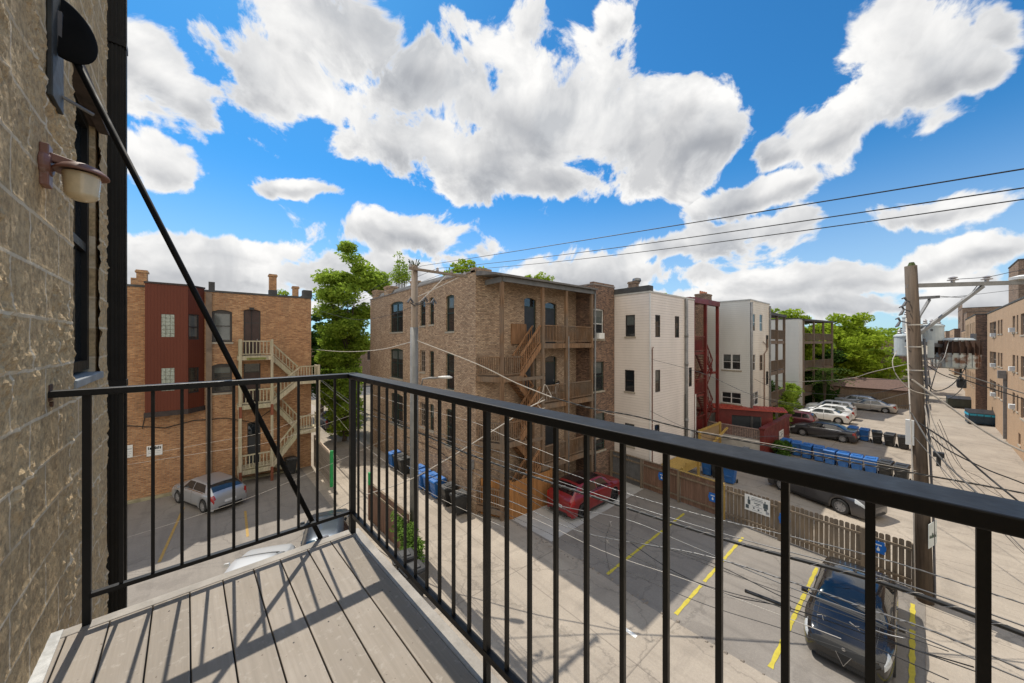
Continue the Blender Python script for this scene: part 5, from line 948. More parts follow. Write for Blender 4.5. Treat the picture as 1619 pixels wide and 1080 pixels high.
def car(label, kind, loc, rz, Lc=4.6, W=1.8, Ht=1.45, paint=None, rim=ALLOY, style=5, cat='car', wb=.60, group=None, wr=.33, dark_roof=False, grille=0):
    t = thing('parked_car', label, cat, (loc[0],loc[1],0), rz, group); pr = PROF[kind]; T_ = [p[0] for p in pr]
    xw = [(.5-wb/2-.015), (.5+wb/2-.02)]; gz = .17
    def params(u):
        bz = float(hermite(T_, [p[1] for p in pr], u))*Ht; tz = float(hermite(T_, [p[2] for p in pr], u))*Ht; hw = float(hermite(T_, [p[3] for p in pr], u))*W/2
        zb = gz + (.10 if (u < .01 or u > .985) else 0); R_ = wr+.055
        for xx in xw:
            d = (u-xx)*Lc
            if abs(d) < R_: zb = max(zb, wr + math.sqrt(R_*R_-d*d)*1.0)
        return bz, tz, hw, zb
    def ring(u):
        bz, tz, hw, zb = params(u); c = min(1, max(0, (tz-bz)/(.30*Ht))); wt = hw*(.87-.17*c); m = zb+(bz-zb)*.5
        pts = [(hw*.94,zb),(hw*.99,zb+(bz-zb)*.2),(hw*1.0,m),(hw*.985,zb+(bz-zb)*.86),(hw*.955,bz),(hw*.93,bz+.012),
               (wt+(hw*.93-wt)*.5, bz+(tz-bz)*.5),(wt+.01,tz-.05*c-.012),(wt*.93,tz-.016*c-.002),(wt*.62,tz+.006),(0,tz+.016)]
        return pts
    def S(u, v):   # v: 0 left sill .. 10 roof centre .. 20 right sill
        f = v if v <= 10 else 20-v; i = min(int(f), 9); g = f-i; R_ = ring(u); y = R_[i][0]*(1-g)+R_[i+1][0]*g; z = R_[i][1]*(1-g)+R_[i+1][1]*g
        return Vector(((u-.5)*Lc, y if v <= 10 else -y, z))
    us = sorted(set([0,.006,.012,.02,.03,.045,.06]+[.075+.0145*k for k in range(60)]+[.945,.96,.97,.98,.985,.993,1.0])); us = [u for u in us if u <= 1]
    vsn = [0,1,2,3,4,5,6,7,8,9,10,11,12,13,14,15,16,17,18,19,20]
    b = MB(); vs = [S(u, v) for u in us for v in vsn]; nv = len(vsn)
    fs = [(i*nv+k, i*nv+k+1, (i+1)*nv+k+1, (i+1)*nv+k) for i in range(len(us)-1) for k in range(nv-1)]
    fs += [tuple(range(nv)), tuple(range((len(us)-1)*nv, len(us)*nv))]
    b.add(vs, fs); body = b.build('body', paint, t, smooth=True); 
    b = MB(); b.box(-Lc*.47,Lc*.46,-W*.33,W*.33,.16,.5); 
    for xx in xw: X_ = (xx-.5)*Lc; b.box(X_-wr-.05,X_+wr+.05,-W*.40,W*.40,.3,wr*2+.03)
    b.build('underbody', TRIM, t)
    def patch(name, m, u0, u1, v0, v1, nu=8, nv_=4, off=.005, par=t, uf=None, clip=False, th=0):
        b = MB(); G = []
        for i in range(nu+1):
            for j in range(nv_+1):
                fu, fv = i/nu, j/nv_; u = u0+(u1-u0)*fu; v = v0+(v1-v0)*fv
                if uf: u, v = uf(fu, fv)
                e = .004; du = S(min(1,u+e), v)-S(max(0,u-e), v); dv = S(u, min(20,v+.06))-S(u, max(0,v-.06)); n = du.cross(dv)
                n = n.normalized() if n.length > 1e-9 else Vector((0,0,1)); 
                if n.dot(Vector((0, S(u,v).y, .35))) < 0: n = -n
                G.append(S(u, v)+n*off)
        b.add(G, [(i*(nv_+1)+j, i*(nv_+1)+j+1, (i+1)*(nv_+1)+j+1, (i+1)*(nv_+1)+j) for i in range(nu) for j in range(nv_)]); return b.build(name, m, par, fix=False, smooth=True)
    # glazing
    wsr, wsf = {'sedan':(.625,.725),'hatch':(.625,.725),'suv':(.635,.73)}[kind]; rr0, rr1 = {'sedan':(.145,.27),'hatch':(.05,.165),'suv':(.035,.09)}[kind]
    patch('windshield', CARGL, 0, 0, 0, 0, 8, 10, uf=lambda fu, fv: (wsr-.035+(wsf-wsr+.035)*fu, 7.35+5.3*fv))
    patch('rear_window', CARGL, 0, 0, 0, 0, 6, 10, uf=lambda fu, fv: (rr0+(rr1-rr0)*fu, 7.45+5.1*fv))
    for sd_, f in ((0, lambda v: v), (1, lambda v: 20-v)):
        for a, c, s0, s1 in ({'sedan':((.245,.435,.05,.0),(.447,.665,0,.085)),'hatch':((.16,.43,.06,.0),(.442,.665,0,.085)),'suv':((.10,.24,.03,0),(.255,.435,0,0),(.45,.675,0,.08))}[kind]):
            patch('side_window', CARGL, 0,0,0,0, 6, 4, uf=lambda fu, fv: ((a+s0*fv)+((c-s1*fv)-(a+s0*fv))*fu, f(5.25+1.65*fv)))
        patch('headlight', CLEARL, 0,0,0,0, 6, 3, .006, uf=lambda fu, fv: (.905+.075*fu-.010*fv, f(2.9+(2.9-.9*fu)*fv)))
        patch('tail_light', REDL, 0,0,0,0, 5, 3, .006, uf=lambda fu, fv: (.001+.05*fu, f(2.6+1.5*fv)))
        patch('tail_light', REDL, 0,0,0,0, 4, 4, .012, uf=lambda fu, fv: (.005+.02*fu, f(4.3+3.0*fv)))
        b = MB(); y = (W/2+.09)*(1 if sd_ == 0 else -1); X_ = (wsf-.045-.5)*Lc; zz_ = .68*Ht; s_ = 1 if sd_ == 0 else -1; b.hexa([(X_-.06,y-.09,zz_),(X_+.07,y-.08,zz_+.02),(X_+.05,y+.08,zz_+.01),(X_-.06,y+.09,zz_),(X_-.06,y-.09,zz_+.14),(X_+.04,y-.07,zz_+.12),(X_+.02,y+.07,zz_+.11),(X_-.06,y+.09,zz_+.13)]); b.bar((X_,y-.1*s_,zz_+.03),(X_,y-.2*s_,zz_),.06,.04); b.build('mirror', paint, t, bevel=.02)
        for a in ({'sedan':(.44,),'hatch':(.436,),'suv':(.245,.443)}[kind]): patch('door_seam', TRIM, 0,0,0,0, 1, 6, .003, uf=lambda fu, fv: (a-.002+.004*fu, f(1.0+4.0*fv)))
        patch('sill_trim', TRIM, .30, .68, f(0.), f(.75), 10, 1, .006)
        for a in (.385,.565): b = MB(); q = S(a, f(3.3)); b.box(q.x-.09,q.x+.09,q.y-.02,q.y+.02,q.z-.015,q.z+.015); b.build('door_handle', paint if paint != WHITEP else CHROME, t)
    # nose and tail details
    zf = .40*Ht; b = MB(); b.box(Lc*.5-.03,Lc*.5+.008,-W*.30,W*.30,.24,.25+.09); b.build('lower_grille', TRIM, t)
    patch('grille', TRIM, .982, .9995, 5.2, 14.8, 3, 8, .006)
    b = MB(); b.box(-Lc/2-.012,-Lc/2+.02,-W*.30,W*.30,.22,.36); b.build('rear_valance', TRIM, t)
    b = MB(); b.box(-Lc/2-.014,-Lc/2-.004,-.26,.26,.385*Ht-.07,.385*Ht+.06); b.build('licence_plate', PLATE, t)
    for u in ((wsf+.012),): patch('cowl', TRIM, u, u+.012, 8, 12, 1, 4, .004)
    b = MB(); b.bar(S(wsf-.012,8.2)+Vector((.0,0,.012)), S(wsf-.035,9.9)+Vector((0,0,.014)), .02, .012); b.bar(S(wsf-.012,10.4)+Vector((.0,0,.012)), S(wsf-.035,12.1)+Vector((0,0,.014)), .02, .012); b.build('wiper', TRIM, t)
    for sx in (-.03,.13):
        for sy in (-.36,.36): b = MB(); b.bar((sx*Lc-.12,sy,.55),(sx*Lc-.3,sy,.98),.5,.12,up=(1,0,0)); b.build('seat', SEAT, t)
    patch('windshield_trim', TRIM, wsf-.006, wsf+.010, 7.2, 12.8, 1, 10, .007)
    for f in (lambda v: v, lambda v: 20-v): patch('beltline_trim', CHROME if style == 10 else TRIM, 0,0,0,0, 14, 1, .007, uf=lambda fu, fv: (.20+.46*fu, f(5.02+.14*fv)))
    for s in (1,-1):
        for xx in xw: wheelmesh(t, (xx-.5)*Lc, s*(W/2-.115), wr, s, rim, style)
    return t, S, patch
def paint(name, c, metal=.3, rough=.3):
    m = bpy.data.materials.new(name); m.use_nodes = True; T = NT(m.node_tree); b = T.n['Principled BSDF']; pos = T.node('ShaderNodeTexCoord').outputs['Object']
    T.put(b.inputs['Base Color'], T.mix(T.ramp(T.noise(pos, 1.1, 3), .35, .7, 0, .06), c, (.35,.31,.26))); b.inputs['Metallic'].default_value = metal
    b.inputs['Roughness'].default_value = rough+.05; b.inputs['Coat Weight'].default_value = .6; b.inputs['Coat Roughness'].default_value = .06; return m
SILV = paint('silver_paint', (.42,.44,.47), .6); WHT = paint('white_car_paint', (.62,.62,.61), 0); REDP = paint('red_car_paint', (.20,.005,.008), .1); BLKC = paint('black_car_paint', (.004,.004,.005), .0, .12); DGREY = paint('dark_grey_paint', (.05,.05,.055), .4); MAROON = paint('maroon_paint', (.09,.012,.02), .3); BEIGE = paint('champagne_paint', (.45,.42,.38), .5); NAVY = paint('navy_paint_car', (.015,.03,.05), .3)
hp = math.pi/2; SEAT = mat('seat_cloth', (.12,.11,.10), .9, .1, 5)
car('silver hatchback parked by the orange brick wall, its tail to the alley', 'hatch', (-.45,25.75), 2.0, 4.4, 1.79, 1.44, SILV, style=10)
c, S, patch = car('red electric crossover parked nose to the long fence in building shadow', 'hatch', (15.55,12.05), 0.02, 4.75, 1.92, 1.62, REDP, ALLOYD, 5, wr=.36); patch('glass_roof', CARGL, .20, .60, 8.0, 12.0, 24, 16, .012)
c, S, patch = car('glossy black sedan with triangular grille parked facing the camera in the yellow stall', 'sedan', (15.05,1.45), math.pi+.02, 4.65, 1.87, 1.44, BLKC, ALLOYD, 5, wr=.34)
b = MB(); x = 4.65/2+.012; b.add([(x+.0,-.15,.56),(x+.0,.15,.56),(x+.008,0,.27),(x-.09,-.15,.56),(x-.09,.15,.56),(x-.08,0,.27)], [(0,1,2),(3,4,5),(0,1,4,3),(1,2,5,4),(2,0,3,5)]); g_ = b.build('shield_grille', TRIM, c); b = MB()
for p, q in (((x+.0,-.155,.57),(x+.01,0,.26)),((x+.0,.155,.57),(x+.01,0,.26))): b.bar(p,q,.010,.010)
b.build('grille_rim', CHROME, g_); b = MB(); b.lathe([(0,0),(.042,0),(.042,.01),(0,.012)], (x-.05,0,.672), 'x', 16); b.build('badge', CHROME, c)
b = MB(); b.lathe([(0,0),(.05,0),(.02,.05),(0,.06)], (-.75,0,1.445), n=10); b.build('antenna', BLKC, c)
patch('hood_seam', TRIM, .735, .945, 8.35, 8.4, 8, 1, .003); patch('hood_seam', TRIM, .735, .945, 11.6, 11.65, 8, 1, .003)
car('dark grey SUV parked behind the long fence near the alley', 'suv', (25.9,3.75), -1.95, 4.85, 1.92, 1.72, DGREY, ALLOY, 10, wr=.37)
car('white car right below the deck edge', 'hatch', (.85,14.65), 1.2, 4.4, 1.8, 1.5, paint('silver_white_paint', (.52,.54,.56), .3), style=10)
car('dark blue car under the balcony corner facing the alley', 'hatch', (3.5,16.3), 1.3, 4.5, 1.8, 1.44, NAVY)
g = 'cars parked in the far lot'
car('dark grey sedan parked behind the blue bins', 'sedan', (42.95,6.1), 1.5, 4.7, 1.82, 1.45, DGREY, ALLOY, 10, group=g)
car('maroon car half hidden behind the dark grey sedan', 'suv', (46.6,9.3), 1.55, 4.5, 1.8, 1.6, MAROON, group=g)
car('white sedan with red tail lights, nearest of the white cars in the lot', 'sedan', (52.2,7.5), 1.52, 4.7, 1.83, 1.45, WHT, ALLOY, 10, group=g)
car('white hatchback behind the nearest white sedan', 'hatch', (55.2,7.3), 1.54, 4.5, 1.82, 1.5, WHT, group=g)
car('white SUV third back among the white cars', 'suv', (58.2,7.6), 1.55, 4.6, 1.85, 1.62, WHT, group=g)
car('champagne silver saloon alone at the right of the white cars', 'sedan', (64.2,4.7), 1.5, 5.0, 1.85, 1.45, BEIGE, group=g)
car('silver estate car behind the champagne saloon', 'hatch', (67.0,6.2), 1.5, 4.7, 1.83, 1.55, SILV, group=g)
car('dark car parked far up the left alley under the trees', 'suv', (9.0,40.5), 1.55, 4.5, 1.8, 1.6, DGREY); car('blue car crossing on the far left street', 'sedan', (9,64), .05, 4.5, 1.8, 1.45, NAVY); 

# ------------------------------------------------------------------ poles
up_ = thing('utility_pole', 'pale wooden utility pole in the middle of the alley with a crossarm', 'pole', (6.35,14.0,0)); MP = (6.35,14.0)
b = MB(); b.tube([(0,0,0),(.0,0,6),(.03,.02,12.15)], [.17,.155,.13], 14); b.build('pole', W_POLE2, up_, smooth=True)
b = MB(); b.tube([(0,0,.1),(0,0,9.5)], [.185,.165], 14); b.build('metal_sleeve', mat('grey_sleeve', (.16,.16,.155), .55, .2, 3), up_, smooth=True)
b = MB(); b.bar((-.3,-.18,11.95),(2.55,-.18,11.93),.10,.10); b.build('crossarm', W_POLE2, up_); b = MB(); b.bar((.1,-.15,10.5),(1.5,-.15,11.9),.03,.03); b.bar((.1,-.15,10.8),(2.2,-.15,11.9),.025,.025); b.build('brace', CABLEW, up_)
for x in (-.25,1.0,1.7,2.4): b = MB(); b.lathe([(0,0),(.05,0),(.07,.05),(.04,.09),(.06,.12),(0,.16)], (x,-.18,12.0), n=10); b.build('insulator', PORC, up_)
for x, z in ((.35,10.6),(.75,10.55),(-.3,10.5)): b = MB(); b.tube([(x-.12,-.3,z),(x,-.3,z+.18),(x+.12,-.3,z)], .05, 8); b.tube([(0,-.1,z-.1),(x,-.3,z)], .025, 6); b.build('fuse_cutout', DARKST, up_)
b = MB(); 
for k in range(14): a = k*.6; b.tube([(math.cos(a)*.1,math.sin(a)*.1,12.1),(math.cos(a)*.25,math.sin(a)*.2,12.3+.1*math.sin(k*5))], [.012,.02], 4)
b.build('pole_top_growth', LEAF3, up_)
sl = thing('street_light', 'grey cobra head street light on a short arm of the pale pole', 'street light', (6.6,13.9,7.35)); b = MB(); b.tube([(0,0,-.45),(.05,-.1,-.05),(.25,-.35,.0),(.55,-.7,.02)], .035, 8); b.build('arm', STEEL, sl, smooth=True)
b = MB(); n = 10; d = Vector((.6,-.75,0)).normalized(); s_ = Vector((-d.y,d.x,0)); o_ = Vector((.5,-.62,.03)); vs = []; pr = [(0,.05,.05),(.12,.07,.06),(.3,.11,.08),(.5,.10,.08),(.62,.05,.04)]
for (q, w, h) in pr:
    for k in range(n): a = 2*math.pi*k/n; vs.append(o_+d*q+s_*w*math.cos(a)+Vector((0,0,h*math.sin(a)*(1 if math.sin(a) > 0 else .6))))
b.add(vs, [(i*n+k,i*n+(k+1)%n,(i+1)*n+(k+1)%n,(i+1)*n+k) for i in range(4) for k in range(n)]+[tuple(range(n)),tuple(range(4*n,5*n))]); b.build('lamp_head', mat('lamp_head', (.50,.50,.48), .45, .1, 5), sl, smooth=True)
# right pole with transformers
RP = (18.5,.0); top = Vector((18.22,.32,11.5)); rp_ = thing('utility_pole', 'dark weathered utility pole at the right with steel crossarms', 'pole', (18.5,0,0))
b = MB(); b.tube([(0,0,0),(-.08,.1,4),(-.28,.32,11.5)], [.205,.19,.15], 16); b.build('pole', W_POLE, rp_, smooth=True)
b = MB(); b.lathe([(0,0),(.1,0),(.06,.12),(0,.13)], (-.28,.30,11.5), n=8); b.build('moss_cap', mat('moss', (.06,.08,.02), .9, .3, 10), rp_)
da = Vector((.65,-.76,0)); 
b = MB(); b.bar(Vector((-.35,.42,10.82)), Vector((-.35,.42,10.86))+da*4.6, .10,.13); b.build('steel_crossarm', STEEL, rp_); b = MB(); b.bar(Vector((-.1,.15,9.15)), Vector((-.3,.35,10.75))+da*2.1, .09,.09); b.build('brace', STEEL, rp_)
pb_ = Vector((.9,.9,0)); b = MB(); b.bar(Vector((-.1,.2,10.4)), Vector((-.1,.2,10.55))+Vector((.72,-.2,0))*2.6, .07,.09); b.bar(Vector((-.15,.2,9.6)), Vector((.95,-.1,10.4)), .07,.07); b.build('steel_crossarm', STEEL, rp_)
def insul(par, p): b = MB(); b.lathe([(0,0),(.05,0),(.05,.06),(.13,.07),(.13,.10),(.05,.12),(.11,.15),(.11,.17),(.04,.2),(0,.21)], tuple(p), n=12); b.build('insulator', PORC, par)
for k in (1.35,2.3,3.6): insul(rp_, Vector((-.35,.42,10.9))+da*k)
b = MB(); b.lathe([(0,0),(.28,.02),(.3,.1),(.1,.16),(0,.17)], tuple(Vector((-.35,.42,10.93))+da*3.3), n=14); b.build('arm_lamp', WHITEP, rp_)
for (dx, dz, k) in ((-.55,9.9,1),(-.75,9.5,2),(-.4,10.2,3)):
    b = MB(); p = Vector((-.25,.25,dz)); q = p+Vector((-.05+dx*.5,.4*abs(dx),.1)); b.tube([p,q],.02,6); b.tube([q,q+Vector((-.05,.06,-.16)),q+Vector((-.12,.1,-.2))],[.03,.045,.02],8); b.tube([q,q+Vector((-.08,.04,.10)),q+Vector((-.14,.1,.06))],[.025,.035,.02],8); b.build('fuse_cutout', DARKST, rp_)
part(rp_, 'junction_box', WHITEP, (-.36,-.20,.24,.44,5.35,6.2)); part(rp_, 'conduit_box', GREYCAN, (-.05,.13,-.2,-.05,8.35,8.95)); b = MB(); b.tube([(-.3,.22,0.1),(-.33,.26,4),(-.42,.42,9.7)], .018, 8); b.build('conduit', CABLEW, rp_, smooth=True)
b = MB(); b.tube([(-.05,-.22,.1),(-.1,-.18,3),(-.3,.02,9)], .03, 8); b.build('ground_wire_guard', DARKST, rp_)
for z in (9.45,8.7,7.9): b = MB(); x_ = -.28*z/11.5; b.lathe([(.222,0),(.222,.04)], (x_,.32*z/11.5,z), n=18, cap=False); b.build('strap', CABLEW, rp_)
def can(label, p, r, h, m=GREYCAN):
    t = thing('transformer', label, 'transformer', p); b = MB(); b.lathe([(0,0),(r*.92,0),(r,.05),(r,h-.05),(r*1.06,h-.045),(r*1.06,h),(r*.8,h+.06),(0,h+.08)], n=22); b.build('tank', m, t, smooth=False)
    for a in (0,2.1,4.2): b = MB(); b.lathe([(0,0),(.04,0),(.07,.06),(.04,.1),(.06,.14),(.02,.2),(0,.21)], (math.cos(a)*r*.6,math.sin(a)*r*.6,h+.04), n=8); b.build('bushing', PORC, t)
    b = MB(); b.bar((-r,0,h*.75),(r,0,h*.75),.06,.08); b.bar((0,-r-.05,h*.3),(0,r+.05,h*.3),.05,.06); b.build('hanger', DARKST, t)
can('pale grey transformer can hung on the left of the dark pole', ondep(1433,563,12.3), .30, .72); can('second grey transformer can just above and behind the left one', ondep(1441,527,13.0), .23, .62)
can('pale transformer can right of the dark pole behind the rusty one', ondep(1473,544,12.9), .30, .68)
tx = ondep(1510,582,12.6); tt = thing('transformer', 'large rusty finned transformer hanging right of the dark pole', 'transformer', tx, A-math.pi/2)
RUSTC = mat('rusted_enamel', (.42,.44,.42), .55, .12, 4, stain=((.13,.045,.015), 2.6, .44, .95)); RUSTD = mat('dark_rust', (.055,.028,.018), .8, .5, 5)
b = MB(); b.lathe([(0,0),(.50,0),(.54,.05),(.54,.55),(0,.56)], n=22); b.build('lower_tank', RUSTC, tt); b = MB(); b.lathe([(0,.565),(.50,.565),(.50,.95),(0,.96)], n=22); b.build('upper_tank', RUSTD, tt)
b = MB(); b.lathe([(0,.965),(.44,.965),(.46,1.02),(.40,1.08),(0,1.1)], n=22); b.build('lid', GREYCAN, tt)
b = MB()
for k in range(22):
    a = 2*math.pi*k/22; c_ = (math.cos(a), math.sin(a)); b.bar((c_[0]*.52,c_[1]*.52,.50),(c_[0]*.52,c_[1]*.52,1.0),.03,.16,up=(c_[0],c_[1],0))
b.build('cooling_fins', RUSTD, tt)
b = MB()
for k in range(22): a = 2*math.pi*k/22; c_ = (math.cos(a), math.sin(a)); b.bar((c_[0]*.545,c_[1]*.545,.06),(c_[0]*.545,c_[1]*.545,.52),.02,.05,up=(c_[0],c_[1],0))
b.build('tank_ribs', RUSTC, tt); b = MB(); b.bar((.5,0,.9),(.85,.1,.95),.12,.16); b.bar((.78,.1,.75),(.80,.1,1.25),.1,.1); b.bar((-.5,0,.8),(-1.3,.2,.95),.1,.12); b.bar((-.5,0,.35),(-1.3,.2,.45),.1,.1); b.build('mounting_bracket', DARKST, tt)
t = thing('cable_closure', 'black cable splice box hanging below the rusty transformer', 'splice box', ondep(1520,600,12.4)); b = MB(); b.box(-.35,.35,-.1,.1,-.28,.0); b.build('box', BLKP, t, bevel=.02); b = MB(); b.tube([(-.6,0,.1),(-.3,0,-.02)], .03, 6); b.tube([(.3,0,-.1),(.3,0,.5)], .03, 6); b.build('cable_tail', CABLEK, t)
ps = thing('pole_poster', 'faded poster with dark landscape tacked to the dark pole', 'poster', (18.36,-.1,2.15), 0)
dn = Vector((-FW[0],-FW[1],0)); ps.rotation_euler = (0,0,A-math.pi/2+.45); ps.location = (18.5-.05+dn.x*.27, .05+dn.y*.27, 2.05)
part(ps, 'panel', mat('poster_paper', (.55,.58,.56), .6, .1, 4), (-.36,.36,-.012,0,0,.8)); b = MB()
rng = random.Random(4)
for k in range(16): x = -.3+.6*k/16; h = .06+.12*rng.random(); b.box(x,x+.036,-.014,-.0125,.28-x*.12,.28-x*.12+h)
b.build('printed_picture', mat('poster_ink', (.03,.06,.04), .6, .4, 20), ps)
# orange cones etc. left out; small kerb of rubble along the lot edge
b = MB(); rng = random.Random(6)
for k in range(90):
    y = 13.2*rng.random()+.3; x = 11.15+.1*math.sin(y)+rng.uniform(-.12,.12); s = rng.uniform(.015,.05); b.hexa([(x-s,y-s,0),(x+s,y-s,0),(x+s,y+s,0),(x-s,y+s,0),(x-s*.5,y-s*.6,s*.6),(x+s*.6,y-s*.5,s*.7),(x+s*.5,y+s*.6,s*.5),(x-s*.6,y+s*.4,s*.6)])
b.build('rubble', mat('rubble', (.2,.17,.14), .9, .3, 9), label='scattered rubble and grit along the broken lot edge', cat='rubble', kind='stuff')
# ------------------------------------------------------------------ overhead cables
def smooth(pts, k=6):
    P = [Vector(p) for p in pts]; P = [P[0]*2-P[1]]+P+[P[-1]*2-P[-2]]; out = []
    for i in range(1, len(P)-2):
        for j in range(k):
            t = j/k; a, b, c, d = P[i-1:i+3]; out.append(.5*((2*b)+(c-a)*t+(2*a-5*b+4*c-d)*t*t+(-a+3*b-3*c+d)*t**3))
    return out+[P[-2]]
def cable(label, pts, r=.012, m=None, wrap=None, name='overhead_cable', cat='cable', group=None, n=6):
    P = smooth(pts); b = MB(); b.tube(P, r, n); o = b.build(name, m or CABLEK, label=label, cat=cat, group=group, fix=False, smooth=True)
    if wrap:
        b = MB(); tot = 0; W_ = []
        for i in range(len(P)-1):
            a, c = P[i], P[i+1]; l = (c-a).length; n = max(2, int(l/.03))
            for j in range(n):
                q = a.lerp(c, j/n); ph = (tot+l*j/n)/wrap*2*math.pi; d = (c-a).normalized(); x = d.cross(Vector((0,0,1))).normalized(); y = x.cross(d); W_.append(q+(x*math.cos(ph)+y*math.sin(ph))*(r+.002))
            tot += l
        b.tube(W_, .0035, 4); w = b.build('lashing_wire', CABLEW if r > .02 else CABLEG, o, fix=False)
        w.data.transform(Matrix.Translation(-Vector(o.location)))
    return o
def xl(x, *pts): return [onx(u, x if not isinstance(x, (list,tuple)) else x[i], v) for i, (u, v) in enumerate(pts)]
g = 'black feeder lines high over the lot'
for lab, v1, v0, x, z in (('uppermost black power line crossing the sky',267,420,6.6,0),('middle black power line crossing the sky',297,424,7.35,0),('lowest black power line crossing the sky',315,426,8.05,0)):
    p0 = Vector((x,13.82,12.12)); p1 = Vector(onx(1619, x, v1)); d_ = p1-p0; sg = {267:.02,297:.16,315:.22}[v1]
    cable(lab, [p0+d_*(k/8)-Vector((0,0,sg*4*(k/8)*(1.6-k/8)/1.6)) + Vector((0,0,sg*4*.6/1.6))*(k/8) for k in range(13)], .0085, CABLEK, group=g)
    cable(lab.replace('crossing the sky','continuing left beyond the pale pole'), [(x,13.82,12.12),(x,40,11.2),(x,75,12.0)], .0085, CABLEK)
# main bundle lashed on strand along the alley
cable('thick black cable bundle lashed with wire along the alley', xl(6.50,(505,600),(560,644),(640,675),(749,721),(928,782),(1140,851),(1380,917),(1619,1003),(1750,1058)), .028, CABLEK, wrap=.30)
cable('steel strand just above the thick lashed bundle', xl(6.47,(503,596),(560,638),(640,668),(749,713),(928,776),(1140,843),(1380,908),(1619,990),(1750,1040)), .008, CABLEG)
cable('white cable below the bundle along the alley', xl(6.30,(500,612),(575,668),(652,706),(750,748),(860,793),(985,820),(1085,860),(1240,925),(1400,985),(1619,1075),(1750,1130)), .008, CABLEG)
cable('pale wrapped cable dropping right across the black car', xl(6.10,(640,735),(700,760),(800,790),(915,840),(1100,875),(1260,923),(1370,962),(1480,1000),(1619,1060),(1750,1120)), .010, CABLEG, wrap=.2)
cable('thin pale cable crossing the red car', xl(6.80,(645,668),(740,700),(860,735),(975,775),(1100,812),(1250,848),(1400,885),(1619,955),(1750,1000)), .007, CABLEG, wrap=.22)
for i, (lab, pts, r, m) in enumerate([
  ('thin black wire sagging past the yellow lines, upper one', ((660,690),(820,760),(950,840),(1100,880),(1250,950),(1400,1010),(1560,1068)), .006, CABLEK),
  ('thin black wire sagging past the yellow lines, lower one', ((820,780),(960,860),(1100,920),(1220,955),(1330,1000),(1500,1075)), .006, CABLEK),
  ('thin pale telephone wire low over the parking stalls', ((690,765),(820,810),(950,870),(1080,915),(1200,960),(1330,1010)), .005, CABLEW),
  ('thin black wire nearest the ground by the shadow corner', ((700,770),(840,830),(950,885),(1100,950),(1240,995),(1400,1050)), .005, CABLEK),
  ('thin telephone wire over the red car slab', ((640,700),(760,745),(880,800),(1010,850),(1150,905),(1300,960),(1500,1030)), .005, CABLEK),
  ('slack black wire over the middle yellow line', ((985,850),(1060,900),(1150,940),(1250,962),(1390,1010),(1540,1055)), .007, CABLEK),
  ('thin pale wire from the far alley over the bins', ((510,630),(560,690),(640,752),(700,790),(800,835)), .006, CABLEW),
  ('thin wire along the tan brick wall at the second floor', ((560,615),(640,640),(740,665),(800,690),(900,730)), .006, CABLEW)]):
    cable(lab, xl(5.90+.12*i, *pts), r, m, group='thin telephone wires over the alley')
cable('heavy black splice sleeve on the slack wire over the stalls', xl(6.10,(1178,934),(1215,948),(1250,962)), .024, CABLEK, name='splice_sleeve', cat='splice sleeve')
cable('pale splice sleeve on the wire over the black car', xl(5.90,(1380,996),(1405,1004),(1432,1010)), .010, CABLEG, name='splice_sleeve', cat='splice sleeve')
# drop from the pale pole to the junction and on to the right pole
J = ondep(872,628,13.8)
cable('white insulated drop cable from the pale pole to the loop junction', [(6.4,13.9,8.95), ondep(755,576,14.4), ondep(815,605,14.1), J], .022, CABLEW)
cable('wire wrapped cable from the loop junction past the dark pole', [J, ondep(940,647,13.5), ondep(1000,657,13.3), ondep(1100,682,12.9), ondep(1215,705,12.5), ondep(1330,728,12.1), ondep(1450,749,11.6), ondep(1619,780,11.0), ondep(1800,820,10.5)], .028, CABLEK, wrap=.35)
cable('thin pale wire under the wrapped cable', [J, ondep(1000,663,13.3), ondep(1150,690,12.7), ondep(1300,717,12.2), ondep(1450,745,11.9)], .01, CABLEW)
for k, (a, b_, c) in enumerate([((858,620),(862,608),(872,626)),((858,628),(850,640),(868,655)),((862,645),(845,650),(838,668))]):
    cable(['upper white cable loop at the junction','left white cable loop at the junction','lower white cable loop at the junction'][k], [ondep(*a,13.8),ondep(*b_,13.8),ondep(*c,13.8)], .012, CABLEW, name='cable_loop', cat='cable loop')
cable('white cable looping down from the junction behind the balusters', [ondep(862,632,13.8), ondep(835,645,13.8), ondep(800,668,13.8), ondep(765,690,13.8), ondep(700,730,14), ondep(640,762,14.4), ondep(560,790,16.5), ondep(500,830,17.5), ondep(420,905,18)], .022, CABLEW)
b = MB(); p = ondep(1178,708,12.6); b.box(p[0]-.25,p[0]+.2,p[1]-.1,p[1]+.1,p[2]-.25,p[2]+.0); b.build('splice_box', BLKP, label='dark splice box hanging on the wrapped cable before the red yard', cat='splice box', bevel=.02)
# lines at the left
cable('pale wire strung from the pale pole left past the maple', [(6.3,14.0,8.9), ondep(600,553,18), ondep(545,556,21.5), ondep(500,553,27)], .02, CABLEW)
cable('thin wire across the maple to the pole top', [(6.3,14.0,10.4), ondep(620,497,17), ondep(560,505,22), ondep(500,490,32)], .01, CABLEK)
for lab, pts in (('thin wire sloping over the orange wall, upper', ((196,725),(320,702),(430,680),(520,640))),('thin wire sloping over the orange wall, lower', ((200,735),(320,716),(430,698),(560,655))),('pale wire sloping over the silver hatchback', ((200,850),(290,822),(400,785),(520,735),(620,690)))):
    cable(lab, [ondep(u, v, 15+.006*(u-196)) for u, v in pts], .006, CABLEW)
